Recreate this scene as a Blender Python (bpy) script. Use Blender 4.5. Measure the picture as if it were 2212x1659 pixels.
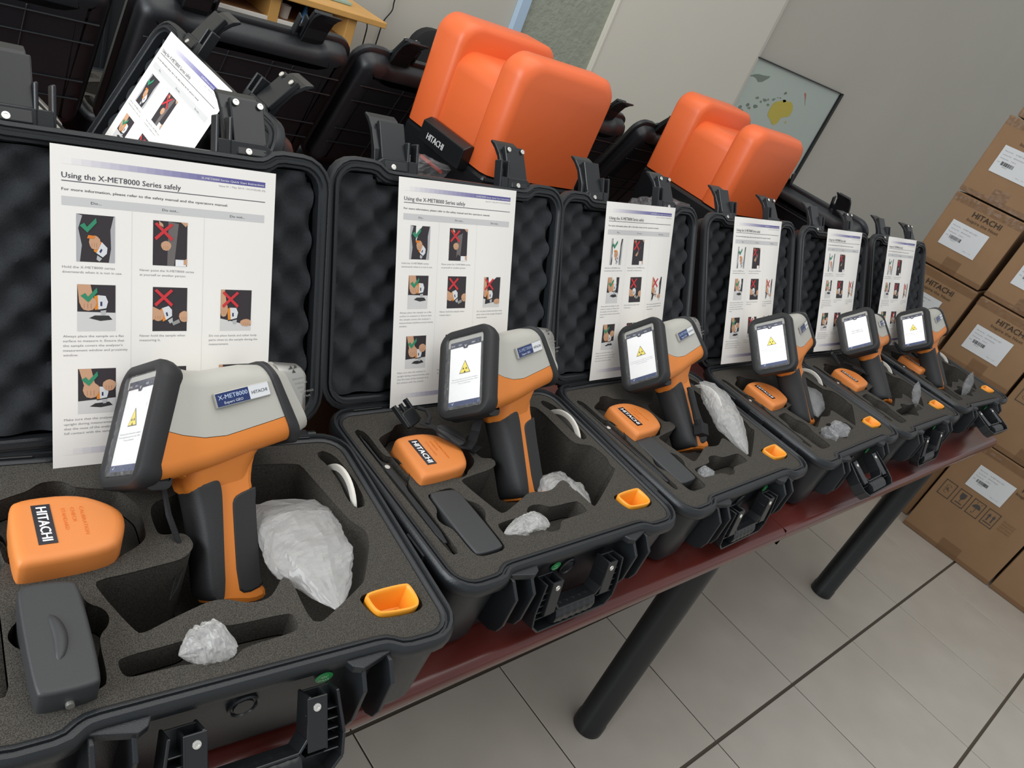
import bpy, bmesh, math, random
from math import sin, cos, pi, radians
from mathutils import Vector, Matrix, noise
from mathutils.geometry import delaunay_2d_cdt, tessellate_polygon
random.seed(7)
for o in list(bpy.data.objects): bpy.data.objects.remove(o)
SC = bpy.context.scene
COL = SC.collection

# ------------------------------------------------------------------ camera, world, lights, exposure
cd = bpy.data.cameras.new('camera'); cam = bpy.data.objects.new('camera', cd); COL.objects.link(cam)
cam.matrix_world = Matrix(((0.7175, 0.07084, -0.69294, 0.0277), (-0.58989, 0.59084, -0.5504, -0.7564),
                           (0.37042, 0.80367, 0.46572, 1.434), (0, 0, 0, 1)))
cd.sensor_width = 36; cd.lens = 27.324; cd.clip_start = 0.02; cd.clip_end = 60
SC.camera = cam
w = bpy.data.worlds.new('room_light'); SC.world = w; w.use_nodes = True
w.node_tree.nodes['Background'].inputs[0].default_value = (0.93, 0.97, 1.0, 1)
w.node_tree.nodes['Background'].inputs[1].default_value = 0.47
def area(name, loc, target, sx, sy, power, col):
    l = bpy.data.lights.new(name, 'AREA'); l.shape = 'RECTANGLE'; l.size = sx; l.size_y = sy; l.energy = power; l.color = col
    o = bpy.data.objects.new(name, l); COL.objects.link(o); o.location = loc
    o.rotation_euler = (Vector(target) - Vector(loc)).to_track_quat('-Z', 'Y').to_euler(); return o
area('window_daylight', (-2.1, -0.15, 1.9), (1.2, 0.1, 0.8), 2.2, 1.6, 66, (0.93, 0.97, 1.0))
area('ceiling_daylight', (0.9, 0.0, 3.0), (1.1, 0.1, 0.0), 3.0, 2.2, 30, (1.0, 0.97, 0.93))
SC.view_settings.view_transform = 'Standard'; SC.view_settings.look = 'None'
SC.view_settings.gamma = 1.0; SC.view_settings.use_curve_mapping = False
SC.view_settings.exposure = 0.22

# ------------------------------------------------------------------ helpers
def lin(c):
    return tuple(((v/255)/12.92 if v/255 <= .04045 else ((v/255+.055)/1.055)**2.4) for v in c)
def mat(name, c, rough=.5, metal=0, bump=0, bscale=200, var=0, vscale=30, spec=None, alpha=None, coat=0, dist=.001, detail=3, crisp=0):
    m = bpy.data.materials.new(name); m.use_nodes = True; nt = m.node_tree; b = nt.nodes['Principled BSDF']
    col = lin(c)+(1,); b.inputs['Base Color'].default_value = col
    b.inputs['Roughness'].default_value = rough; b.inputs['Metallic'].default_value = metal
    if spec is not None: b.inputs['Specular IOR Level'].default_value = spec
    if alpha is not None: b.inputs['Alpha'].default_value = alpha
    if coat: b.inputs['Coat Weight'].default_value = coat; b.inputs['Coat Roughness'].default_value = .1
    if bump or var:
        tc = nt.nodes.new('ShaderNodeTexCoord')
    if var:
        n = nt.nodes.new('ShaderNodeTexNoise'); n.inputs['Scale'].default_value = vscale; n.inputs['Detail'].default_value = detail
        nt.links.new(tc.outputs['Object'], n.inputs['Vector'])
        r = nt.nodes.new('ShaderNodeMapRange'); r.inputs[1].default_value = .3+crisp; r.inputs[2].default_value = .7-crisp
        r.inputs[3].default_value = 1-var; r.inputs[4].default_value = 1+var
        nt.links.new(n.outputs['Fac'], r.inputs[0])
        mx = nt.nodes.new('ShaderNodeVectorMath'); mx.operation = 'SCALE'; mx.inputs[0].default_value = col[:3]
        nt.links.new(r.outputs[0], mx.inputs['Scale']); nt.links.new(mx.outputs[0], b.inputs['Base Color'])
    if bump:
        n2 = nt.nodes.new('ShaderNodeTexNoise'); n2.inputs['Scale'].default_value = bscale; n2.inputs['Detail'].default_value = 4
        nt.links.new(tc.outputs['Object'], n2.inputs['Vector'])
        bp = nt.nodes.new('ShaderNodeBump'); bp.inputs['Strength'].default_value = bump; bp.inputs['Distance'].default_value = dist
        nt.links.new(n2.outputs['Fac'], bp.inputs['Height']); nt.links.new(bp.outputs[0], b.inputs['Normal'])
    return m
def attr_mat(name, rough, emit=0, ecol=False, alpha=None):
    m = bpy.data.materials.new(name); m.use_nodes = True; nt = m.node_tree; b = nt.nodes['Principled BSDF']
    a = nt.nodes.new('ShaderNodeAttribute'); a.attribute_name = 'Col'
    b.inputs['Roughness'].default_value = rough
    nt.links.new(a.outputs['Color'], b.inputs['Base Color'])
    if emit:
        nt.links.new(a.outputs['Color'], b.inputs['Emission Color']); b.inputs['Emission Strength'].default_value = emit
    return m
BLK = mat('black_case_plastic', (31, 34, 37), .36, bump=.25, bscale=900, spec=.5)
BLKS = mat('black_smooth_plastic', (27, 29, 31), .3)
RUB = mat('black_rubber', (36, 36, 37), .55, bump=.15, bscale=700)
FOAM = mat('grey_foam', (70, 67, 62), .95, bump=.3, bscale=1300, var=.42, vscale=1100, dist=.0012, spec=.2, crisp=.1)
EGG = mat('convoluted_foam', (52, 54, 57), .95, bump=.5, bscale=900, var=.15, vscale=700, spec=.2)
ORG = mat('orange_gun_plastic', (222, 130, 50), .42, bump=.05, bscale=1500)
GRY = mat('light_grey_gun_plastic', (182, 180, 171), .42, bump=.1, bscale=1500)
SIL = mat('silver_metal', (190, 188, 182), .35, metal=.8)
STEEL = mat('bright_steel', (225, 222, 215), .25, metal=.7)
HOOD = mat('orange_hood_plastic', (230, 106, 54), .4, bump=.12, bscale=500)
TRAY = mat('amber_tray_plastic', (244, 162, 48), .4)
CAP = mat('orange_cap_plastic', (220, 132, 64), .5, bump=.08, bscale=1200)
BATT = mat('dark_grey_battery_plastic', (52, 53, 54), .5, bump=.12, bscale=900)
PAPER = mat('white_paper', (246, 242, 236), .75)
PRINT = attr_mat('printed_ink', .7)
LABELP = attr_mat('glossy_label', .25)
SCR = [attr_mat('screen_glow_%s' % n, .25, e) for n, e in (('dim', .05), ('soft', .22), ('mid', .3), ('bright', .5), ('full', .55))]
KRAFT = mat('brown_cardboard', (146, 114, 82), .8, bump=.2, bscale=250, var=.05, vscale=9)
TAPE = mat('clear_packing_tape', (140, 106, 76), .28, alpha=.42, bump=.25, bscale=45, dist=.004)
WOOD = mat('red_mahogany_laminate', (92, 38, 32), .26, var=.2, vscale=5, coat=.15)
BEECH = mat('honey_beech_wood', (208, 158, 88), .5, var=.08, vscale=10)
BEECHD = mat('brown_wood_panel', (150, 108, 72), .6, var=.1, vscale=12)
GREENGL = mat('green_glass_shelf', (150, 178, 165), .12)
LEGM = mat('black_table_leg', (26, 28, 30), .35, bump=.05, bscale=300)
WALL = mat('grey_painted_wall', (196, 191, 179), .85, bump=.08, bscale=120, var=.02, vscale=2)
PANEL = mat('pale_partition_paint', (222, 217, 204), .8, var=.015, vscale=2)
TILEM = mat('beige_ceramic_tile', (188, 181, 170), .28, var=.055, vscale=7, detail=6)
GROUT = mat('dark_grout', (84, 75, 64), .9)
GLASSW = mat('textured_obscure_glass', (160, 165, 150), .35, bump=1.0, bscale=55, var=.07, vscale=40, dist=.004)
BLUEW = mat('pale_blue_window_frame', (182, 205, 226), .5)
WHITE = mat('white_painted_board', (226, 222, 212), .6)
STRAPM = mat('black_webbing', (22, 22, 24), .8, bump=.5, bscale=600)
def plastic_film(name, col, alpha, rough, bscale, bump=1.0, dist=.006):
    m = mat(name, col, rough, bump=bump, bscale=bscale, dist=dist, spec=.8)
    nt = m.node_tree; b = nt.nodes['Principled BSDF']; b.inputs['Alpha'].default_value = alpha
    return m
BAG = plastic_film('clear_plastic_bag', (222, 221, 218), .34, .10, 90, .5, .002)
BAGT = plastic_film('thin_plastic_bag', (205, 206, 208), .20, .08, 90, .5, .002)
FILM = plastic_film('screen_protective_film', (190, 190, 190), .16, .1, 70, dist=.004)

class MB:
    def __init__(s): s.v = []; s.f = []; s.c = []; s.m = []
    def add(s, vs, fs, col=None, mi=0, M=None):
        n = len(s.v)
        s.v += [tuple(M @ Vector(v)) if M else tuple(v) for v in vs]
        s.f += [tuple(i+n for i in f) for f in fs]
        s.c += [lin(col)+(1,) if col else None]*len(fs); s.m += [mi]*len(fs)
        return s
    def box(s, x0, x1, y0, y1, z0, z1, col=None, mi=0, M=None):
        vs = [(x, y, z) for x in (x0, x1) for y in (y0, y1) for z in (z0, z1)]
        return s.add(vs, [(0, 1, 3, 2), (4, 6, 7, 5), (0, 4, 5, 1), (2, 3, 7, 6), (0, 2, 6, 4), (1, 5, 7, 3)], col, mi, M)
    def loft(s, rings, cap0=True, cap1=True, col=None, mi=0, M=None, closed=True):
        n = len(rings[0]); vs = [p for r in rings for p in r]; fs = []
        for k in range(len(rings)-1):
            for i in range(n if closed else n-1):
                j = (i+1) % n; fs.append((k*n+i, k*n+j, (k+1)*n+j, (k+1)*n+i))
        if cap0: fs.append(tuple(range(n))[::-1])
        if cap1: fs.append(tuple((len(rings)-1)*n+i for i in range(n)))
        return s.add(vs, fs, col, mi, M)
    def prism(s, poly, z0, z1, f=lambda p, z: (p[0], p[1], z), **k):
        return s.loft([[f(p, z0) for p in poly], [f(p, z1) for p in poly]], **k)
    def tube(s, pts, r, n=8, **k):
        rings = []
        pts = [Vector(p) for p in pts]; up = Vector((0.13, .21, 1)).normalized()
        for i, p in enumerate(pts):
            t = (pts[min(i+1, len(pts)-1)]-pts[max(i-1, 0)]).normalized()
            a = t.cross(up); a = a.normalized() if a.length > 1e-4 else t.orthogonal().normalized(); b = t.cross(a)
            rr_ = r[i] if isinstance(r, (list, tuple)) else r
            rings.append([tuple(p+a*cos(2*pi*j/n)*rr_+b*sin(2*pi*j/n)*rr_) for j in range(n)])
        return s.loft(rings, **k)
    def mesh(s, name, mats, smooth=False, bevel=0, seg=2, sub=0, fix=True, sharp=40):
        me = bpy.data.meshes.new(name); me.from_pydata(s.v, [], s.f); 
        if not isinstance(mats, (list, tuple)): mats = [mats]
        for m in mats: me.materials.append(m)
        me.polygons.foreach_set('material_index', s.m)
        if any(s.c):
            a = me.color_attributes.new('Col', 'FLOAT_COLOR', 'CORNER')
            vals = []
            for p, c in zip(me.polygons, s.c): vals += list(c or (1, 1, 1, 1))*p.loop_total
            a.data.foreach_set('color', vals)
        if fix or bevel or sub:
            bm = bmesh.new(); bm.from_mesh(me)
            if fix: bmesh.ops.recalc_face_normals(bm, faces=bm.faces)
            if bevel:
                es = [e for e in bm.edges if len(e.link_faces) == 2 and e.calc_face_angle(0) > .5]
                bmesh.ops.bevel(bm, geom=es, offset=bevel, segments=seg, affect='EDGES', profile=.5, clamp_overlap=True)
            bm.to_mesh(me); bm.free()
        if smooth:
            me.polygons.foreach_set('use_smooth', [True]*len(me.polygons))
            try: me.set_sharp_from_angle(angle=radians(sharp))
            except Exception: pass
        me.update(); return me
def put(name, me, parent=None, loc=(0, 0, 0), rot=(0, 0, 0), mtx=None, **props):
    o = bpy.data.objects.new(name, me); COL.objects.link(o)
    if parent is not None: o.parent = parent
    if mtx is not None: o.matrix_basis = mtx
    else: o.location = loc; o.rotation_euler = rot
    for k, v in props.items(): o[k] = v
    return o
def thing(name, label, cat, group=None, loc=(0, 0, 0), rot=(0, 0, 0), mtx=None):
    o = put(name, None, None, loc, rot, mtx); o.empty_display_size = .05
    o['label'] = label; o['category'] = cat
    if group: o['group'] = group
    return o
def tag(o, label, cat, group=None):
    o['label'] = label; o['category'] = cat
    if group: o['group'] = group
    return o
def chaikin(p, it=1, closed=True):
    for _ in range(it):
        q = []
        n = len(p)
        for i in range(n if closed else n-1):
            a, b = p[i], p[(i+1) % n]
            q += [(a[0]*.75+b[0]*.25, a[1]*.75+b[1]*.25), (a[0]*.25+b[0]*.75, a[1]*.25+b[1]*.75)]
        p = q
    return p
def rr(x0, x1, y0, y1, r, n=5):
    pts = []
    for cx, cy, a in ((x1-r, y1-r, 0), (x0+r, y1-r, 90), (x0+r, y0+r, 180), (x1-r, y0+r, 270)):
        for i in range(n+1):
            t = radians(a+90*i/n); pts.append((cx+r*cos(t), cy+r*sin(t)))
    return pts
def offset(p, d):
    n = len(p); out = []
    for i in range(n):
        a, b, c = Vector(p[i-1]), Vector(p[i]), Vector(p[(i+1) % n])
        e1 = (b-a).normalized(); e2 = (c-b).normalized()
        n1 = Vector((e1.y, -e1.x)); n2 = Vector((e2.y, -e2.x)); nn = (n1+n2)
        if nn.length < 1e-6: nn = n1
        nn.normalize(); k = d/max(.5, nn.dot(n1)); out.append((b.x+nn.x*k, b.y+nn.y*k))
    return out
def inside(pt, poly):
    x, y = pt; c = False; n = len(poly); j = n-1
    for i in range(n):
        xi, yi = poly[i]; xj, yj = poly[j]
        if (yi > y) != (yj > y) and x < (xj-xi)*(y-yi)/(yj-yi)+xi: c = not c
        j = i
    return c
_tc = {}
def text_geo(s, size, bold=0, spacing=1.0, res=2):
    k = (s, spacing, res)
    if k not in _tc:
        cu = bpy.data.curves.new('t', 'FONT'); cu.body = s; cu.size = 1; cu.space_character = spacing; cu.resolution_u = res
        ob = bpy.data.objects.new('t', cu); COL.objects.link(ob)
        me = ob.to_mesh(); vs = [tuple(v.co) for v in me.vertices]; fs = [tuple(p.vertices) for p in me.polygons]
        ob.to_mesh_clear(); bpy.data.objects.remove(ob); bpy.data.curves.remove(cu); _tc[k] = (vs, fs)
    vs, fs = _tc[k]
    return [(x*size, y*size, z*size) for x, y, z in vs], fs
def text_fit(mb, s, x, y, width, height, col, M, bold=0, align='l', res=2):
    """text with cap height `height`, squeezed to `width`; baseline start (x,y) in frame M"""
    vs, fs = text_geo(s, 1, 0, 1.0, res)
    if bold:
        b0 = bold*1.1; nv = len(vs); vs = [(x-b0, y, z) for x, y, z in vs]+[(x+b0, y+b0*.5, z) for x, y, z in vs]; fs = fs+[tuple(i+nv for i in f) for f in fs]
    x0 = min(v[0] for v in vs); x1 = max(v[0] for v in vs); sy = height/.7; sx = width/(x1-x0) if width else sy
    wv = (x1-x0)*sx; xo = x if align == 'l' else (x-wv if align == 'r' else x-wv/2)
    mb.add([((v[0]-x0)*sx+xo, v[1]*sy+y, 0) for v in vs], fs, col, M=M)
def frame(o, ux, uy):
    ux = Vector(ux); uy = Vector(uy); uz = ux.cross(uy).normalized()
    m = Matrix((ux, uy, uz)).transposed().to_4x4(); m.translation = Vector(o); return m
def RG(y, p, r):
    cy, sy, cp, sp, cr, sr = cos(y), sin(y), cos(p), sin(p), cos(r), sin(r)
    return Matrix(((cy, -sy, 0), (sy, cy, 0), (0, 0, 1))) @ Matrix(((cp, 0, -sp), (0, 1, 0), (sp, 0, cp))) @ Matrix(((1, 0, 0), (0, cr, -sr), (0, sr, cr)))

# ------------------------------------------------------------------ setting: floor, walls
s = put('floor', MB().box(-1.2, 12, -3.2, 1.7, -.05, -.004).mesh('floor', GROUT)); s['kind'] = 'structure'
floor = s
TA, TB, TH = .4144, .4178, .0106
tm = MB(); g1, g2 = .0020, .0044
tm.box(g1, TA-g1, g2, TB-g2, -.0035, 0)
tilem = tm.mesh('tile', TILEM, bevel=.0008, seg=1)
for i in range(-4, 9):
    for j in range(-4, 5):
        c, sn = cos(TH), sin(TH)
        put('tile', tilem, floor, (1.678+i*TA*c-j*TB*sn, -.5177+i*TA*sn+j*TB*c, random.uniform(0, .0003)), (0, 0, TH))
wm = MB(); wm.box(-1.2, 12, 1.6, 1.75, 0, 2.8)
put('wall_back', wm.mesh('wall_back', WALL), kind='structure')
put('wall_right', MB().box(11.9, 12.05, -3.2, 1.6, 0, 2.8).mesh('wall_right', WALL), kind='structure')
# window strip with obscure glass between the plain wall and the partition
wn = put('window_1', MB().box(2.09, 2.135, 1.575, 1.6, .55, 2.5).mesh('window_1', BLUEW, bevel=.002), kind='structure')
put('pane', MB().box(2.135, 2.60, 1.59, 1.6, .55, 2.5).mesh('pane', GLASSW), wn)
put('window_sill', MB().box(2.07, 2.60, 1.55, 1.6, .52, .55).mesh('sill', WHITE, bevel=.003), wn)
pm = MB(); pm.prism([(2.556, 1.565), (3.622, 1.565), (3.668, 1.580), (3.668, 1.6), (2.556, 1.6)], 0, 2.8)
pb = put('wall_left_partition', pm.mesh('partition', PANEL, bevel=.004), kind='structure'); pb.name = 'wall_partition'
tr = MB(); tr.box(2.550, 2.562, 1.561, 1.567, 0, 2.8)
put('trim_1', tr.mesh('trim', PANEL, bevel=.002), kind='structure')

# ------------------------------------------------------------------ table
t = thing('conference_table', 'long red mahogany conference table on thick black round legs', 'table')
def top(x0, x1, r0, r1):
    p = []
    for cx, cy, a, r in ((x1-r1, 1.12-r1, 0, r1), (x0+r0, 1.12-r0, 90, r0), (x0+r0, -.4355+r0, 180, r0), (x1-r1, -.4355+r1, 270, r1)):
        for i in range(7): th = radians(a+15*i); p.append((cx+r*cos(th), cy+r*sin(th)))
    rings = []
    for d, z in ((-.012, .75), (-.005, .7485), (-.0015, .745), (0, .738), (-.002, .727), (-.006, .718), (-.010, .715)):
        rings.append([(x1 if (r1 < .01 and q[0] > x1-.05) else (x0 if (r0 < .01 and q[0] < x0+.05) else q[0]), q[1], z) for q in offset(p, d)])
    return MB().loft(rings).mesh('table_top', WOOD, smooth=True)
put('table_top', top(-.9, 1.3385, .04, .002), t); put('table_top', top(1.3395, 2.715, .002, .035), t)
lm = MB(); n = 28
lm.loft([[(r*cos(2*pi*i/n), r*sin(2*pi*i/n), z) for i in range(n)] for r, z in ((.034, 0), (.0372, .002), (.0372, .028), (.0355, .031), (.0355, .716))])
legm = lm.mesh('leg', LEGM, smooth=True)
for x, y in ((-.1, -.33), (1.368, -.328), (2.607, -.330), (-.1, 1.0), (1.368, 1.0), (2.607, 1.0)): put('leg', legm, t, (x, y, 0))

# ------------------------------------------------------------------ rugged cases
W, D = .385, .285
def case_outline(extra=0):
    H = D+extra; r = .024; p = []
    def arc(cx, cy, a0, a1, n=5, r=r):
        for i in range(n+1): th = radians(a0+(a1-a0)*i/n); p.append((cx+r*cos(th), cy+r*sin(th)))
    arc(r, r, 180, 270); p.extend([(.046, 0), (.0535, .0015), (.061, .0065), (.068, .0095), (.078, .0105)])
    p.extend([(W*.35, .0105), (W*.5, .0105), (W*.65, .0105)])
    p.extend([(W-.078, .0105), (W-.068, .0095), (W-.061, .0065), (W-.0535, .0015), (W-.046, 0)])
    arc(W-r, r, 270, 360); arc(W-r, H-r, 0, 90); p.append((W/2, H)); arc(r, H-r, 90, 180)
    return p
OUT = case_outline()
def ring(d, z, pl=OUT, dy=0, sc=1): return [((q[0]-W/2)*sc+W/2, (q[1]-D/2)*sc+D/2+dy, z) for q in offset(pl, d)]
bm_ = MB()
bm_.loft([ring(-.001, -.02), ring(-.001, -.001), ring(.001, .0005), ring(.0035, .0005), ring(.0045, -.0015), ring(.0065, -.0015), ring(.0078, .0022), ring(.011, .0022),
          ring(.0135, -.001), ring(.0145, -.005), ring(.0145, -.012), ring(.0125, -.0145), ring(.006, -.016), ring(.004, -.05), ring(.001, -.102), ring(-.004, -.115), ring(-.016, -.120)], cap0=False)
BASE = bm_.mesh('base_shell', BLK, smooth=True)
# front lug flange, with screw holes
fm = MB()
fl = [(.058, .000), (.066, -.006), (.100, -.016), (.108, -.012), (.112, -.004), (W-.112, -.004), (W-.108, -.012), (W-.100, -.016), (W-.066, -.006), (W-.058, 0), (W-.06, .012), (.06, .012)]
fm.prism([(a, b+.001) for a, b in fl], -.013, -.0045)
FLANGE = fm.mesh('front_flange', BLK, bevel=.0012)
# vertical rib fins
rm = MB()
prof = [(.012, -.008), (-.012, -.008), (-.027, -.023), (-.027, -.066), (-.023, -.079), (-.013, -.087), (.012, -.092)]
rm.loft([[(-.0022, a, b) for a, b in prof], [(.0022, a, b) for a, b in prof]])
FIN = rm.mesh('front_rib', BLK, bevel=.0011, seg=2)
# carry handle
hm = MB(); hw = .076; gw = .058
ho = [(-hw+.006, .006), (-hw, -.034), (-hw+.002, -.054), (-hw+.014, -.065), (hw-.014, -.065), (hw-.002, -.054), (hw, -.034), (hw-.006, .006), (gw-.014, .006), (gw-.016, -.030), (gw-.024, -.040), (-gw+.024, -.040), (-gw+.016, -.030), (-gw+.014, .006)]
hm.prism(ho, .0065, .009, f=lambda p, z: (p[0], z, p[1]))
def band(mb, pts, y0, y1, th=.0028):
    for a, b in zip(pts, pts[1:]):
        a = Vector(a); b = Vector(b); d = (b-a).normalized(); nn = Vector((d.y, -d.x))*th/2
        q = [a+nn, b+nn, b-nn, a-nn]; mb.prism([(v.x, v.y) for v in q], y0, y1, f=lambda p, z: (p[0], z, p[1]))
band(hm, ho[:8], -.010, .012); band(hm, ho[8:], -.010, .012)
for k in range(5):
    z = -.010-.009*k
    for sx in (-1, 1):
        xa, xb = sorted((sx*(gw-.017), sx*(hw-.004))); hm.box(xa, xb, -.007, .007, z-.0014, z)
for sx in (-1, 1):
    xa, xb = sorted((sx*(gw-.0165), sx*(gw+.001))); hm.box(xa, xb, -.0105, -.008, -.042, .005); hm.box(*sorted((sx*gw, sx*(gw+.002))), -.0105, .008, -.043, .005)
HANDLE = hm.mesh('handle', BLKS, bevel=.0006, seg=1)
gm = MB(); prs = []
for i in range(25):
    x = -.036+.072*i/24; r = .0150+(.0010 if i % 4 in (0,) else 0)-(.002 if i in (0, 24) else 0)
    prs.append([(x, r*.8*sin(2*pi*j/12), -.0525+.95*r*cos(2*pi*j/12)) for j in range(12)])
gm.loft(prs); GRIP = gm.mesh('grip', BLKS, smooth=True)
vm = MB(); n = 24
vm.loft([[(r*cos(2*pi*i/n), y, r*sin(2*pi*i/n)) for i in range(n)] for r, y in ((.0135, 0), (.0135, -.004), (.0115, -.005), (.0105, -.003), (.009, -.003), (.0085, -.0045), (.002, -.0045))])
VALVE = vm.mesh('pressure_valve', BLKS, smooth=True)
sm = MB(); sm.loft([[(r*cos(2*pi*i/20), y, .8*r*sin(2*pi*i/20)) for i in range(20)] for r, y in ((.0085, 0), (.0085, -.0006), (.0083, -.0008))], col=(40, 150, 80))
text_fit(sm, 'QC', 0, .0004, .007, .0026, (190, 235, 200), frame((0, -.0011, 0), (1, 0, 0), (0, 0, 1)), bold=.02, align='c')
text_fit(sm, 'PASS', 0, -.0042, .0105, .0026, (190, 235, 200), frame((0, -.0011, 0), (1, 0, 0), (0, 0, 1)), bold=.02, align='c')
STICK = sm.mesh('green_sticker', LABELP)
cm = MB(); cm.loft([[(r*cos(2*pi*i/12), r*sin(2*pi*i/12), z) for i in range(12)] for r, z in ((.0036, 0), (.0034, .0008), (.0018, .0009), (.0016, .0002))])
SCREW = cm.mesh('screw', STEEL, smooth=True)
SCREWD = cm.mesh('screw_hole', BLKS, smooth=True)
tb = MB()
tb.box(-.0022, .0022, 0, .035, -.014, -.004)
SIDET = tb.mesh('side_tabs', BLK, bevel=.0008, seg=1)
hg = MB()
hg.tube([(.02+i*.0345, D+.017, -.006) for i in range(11)], .006, 10)
HINGE = hg.mesh('hinge_pin', BLKS, smooth=True); KN = MB().box(0, .045, D+.006, D+.022, -.016, .001).mesh('hinge_knuckle', BLKS, bevel=.002)

# lid: local x=u, y=up the lid, z=normal towards the open side
def flip(p): return (p[0], D+.012-p[1])
LO = [flip(q) for q in OUT][::-1]
def lring(d, z, pl=LO): return [(q[0], q[1], z) for q in offset(pl, d)]
lmb = MB()
lmb.loft([lring(-.003, -.012), lring(-.002, -.002), lring(.0005, -.001), lring(.002, .002), lring(.0055, .002), lring(.0065, -.001), lring(.0085, -.001), lring(.010, .001), lring(.0135, 0),
          lring(.0145, -.004), lring(.0145, -.011), lring(.012, -.0135), lring(.006, -.015), lring(.003, -.033), lring(-.004, -.043), lring(-.014, -.048), lring(-.03, -.050)], cap0=False, cap1=True)
LIDSHELL = lmb.mesh('lid', BLK, smooth=True)
rb = MB()
for v in (.085, .125, .205, .245): rb.box(.008, W-.008, v-.0016, v+.0016, -.0525, -.049)
for u in (.11, .15, W-.15, W-.11): rb.box(u-.0012, u+.0012, .03, D-.03, -.0518, -.049)
LIDRIB = rb.mesh('lid_ribs', BLK, bevel=.001, seg=1)
INL = [q for q in offset(LO, -.004)]
em = MB(); st = .0052; nx = int(W/st)+1; ny = int(D/st)+2; idm = {}
for j in range(ny+1):
    for i in range(nx+1):
        x, y = i*st, .012+j*st
        h = cos(2*pi*x/.052+.6)*cos(2*pi*y/.048); zz = -.020+.013*(.5+.5*math.copysign(abs(h)**.75, h))*1.15+.002*noise.noise(Vector((x*60, y*60, 3)))
        idm[i, j] = len(em.v); em.v.append((x+.003*noise.noise(Vector((x*40, y*40, 9))), y, zz))
for j in range(ny):
    for i in range(nx):
        if inside(((i+.5)*st, .012+(j+.5)*st), INL):
            em.f.append((idm[i, j], idm[i+1, j], idm[i+1, j+1], idm[i, j+1])); em.c.append(None); em.m.append(0)
EGGM = em.mesh('lid_foam', EGG, smooth=True, fix=False)
lf = MB()
lf.prism([(.052, .298), (.058, .310), (.066, .315), (.118, .315), (.120, .300), (W-.120, .300), (W-.118, .315), (W-.066, .315), (W-.058, .310), (W-.052, .298), (W-.06, .285), (.06, .285)], -.0125, -.0055)
for u in (.104, .118, W-.118, W-.104): lf.box(u-.0018, u+.0018, .298, .338, -.020, -.0055)
LUG = lf.mesh('lid_lug', BLK, bevel=.001, seg=1)
# latch (origin at pivot)
la = MB()
pr = [(0, .010), (.004, .03), (.002, .055), (-.004, .072), (-.011, .080), (-.014, .078), (-.008, .066), (-.004, .052), (-.005, .03), (-.010, .010), (-.012, -.006), (-.002, -.010)]
la.loft([[(-.022, b, a-.004) for a, b in pr], [(.022, b, a-.004) for a, b in pr]])
la.box(-.014, .023, .018, .066, -.004, .0035)
la.box(-.012, .021, .004, .016, -.002, .006)
LATCH = la.mesh('latch', BLKS, bevel=.0012, seg=2)
POSN = ['nearest the camera', 'second from the camera', 'third from the camera', 'fourth from the camera', 'fifth from the camera', 'farthest from the camera']
def hole_poly(p, it=1): return chaikin(p, it)
HOLES = [
 ([(.0105, .252), (.014, .2585), (.021, .2575), (.0264, .2475), (.0255, .205), (.040, .200), (.042, .172), (.036, .159), (.029, .157), (.0285, .107), (.027, .06), (.0266, .043), (.021, .037), (.0142, .043), (.0125, .104), (.0105, .180)], .012),
 ([(.036, .165), (.034, .236), (.05, .243), (.067, .249), (.073, .258), (.093, .258), (.1, .247), (.137, .238), (.150, .215), (.148, .172), (.134, .160), (.121, .155), (.116, .147), (.094, .147), (.088, .154), (.07, .152), (.0529, .156)], .03),
 ([(.0406, .1317), (.0827, .1352), (.087, .1089), (.1, .1010), (.101, .0848), (.0895, .075), (.089, .034), (.084, .0265), (.048, .0265), (.041, .034), (.041, .075), (.031, .083), (.031, .098), (.0405, .104)], .036),
 ([(.100, .143), (.127, .147), (.1544, .150), (.174, .156), (.177, .17), (.158, .172), (.157, .204), (.164, .217), (.182, .221), (.225, .250), (.250, .262), (.30, .263), (.335, .258), (.338, .235), (.337, .19), (.339, .168), (.3687, .157), (.373, .128), (.362, .110), (.371, .105), (.2655, .0486), (.2635, .070), (.2598, .1048), (.2524, .1075), (.2262, .0951), (.2098, .0943), (.1859, .0999), (.15, .086), (.1232, .0767), (.1170, .0799)], .102),
 ([(.100, .0651), (.1535, .0661), (.159, .0745), (.168, .0785), (.180, .0785), (.190, .0745), (.195, .0681), (.2493, .0679), (.2493, .0455), (.1935, .0446), (.186, .0335), (.173, .031), (.161, .0335), (.155, .0416), (.100, .0430)], .032),
 ([(.350, .262), (.357, .270), (.3655, .268), (.374, .255), (.379, .215), (.3765, .178), (.368, .171), (.3595, .174), (.357, .19), (.360, .215), (.357, .245)], .101),
 ([(.313, .0600), (.370, .0620), (.3735, .031), (.357, .0255), (.3195, .0285), (.3110, .0500)], .03),
]
def fillet(p, r):
    q = []
    n = len(p)
    for i in range(n):
        a, b, c = Vector(p[i-1]), Vector(p[i]), Vector(p[(i+1) % n])
        for e in (a, c):
            d = e-b; L_ = d.length; q.append(b+d.normalized()*min(r, L_*.45))
    return chaikin([(v.x, v.y) for v in q], 2)
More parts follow.
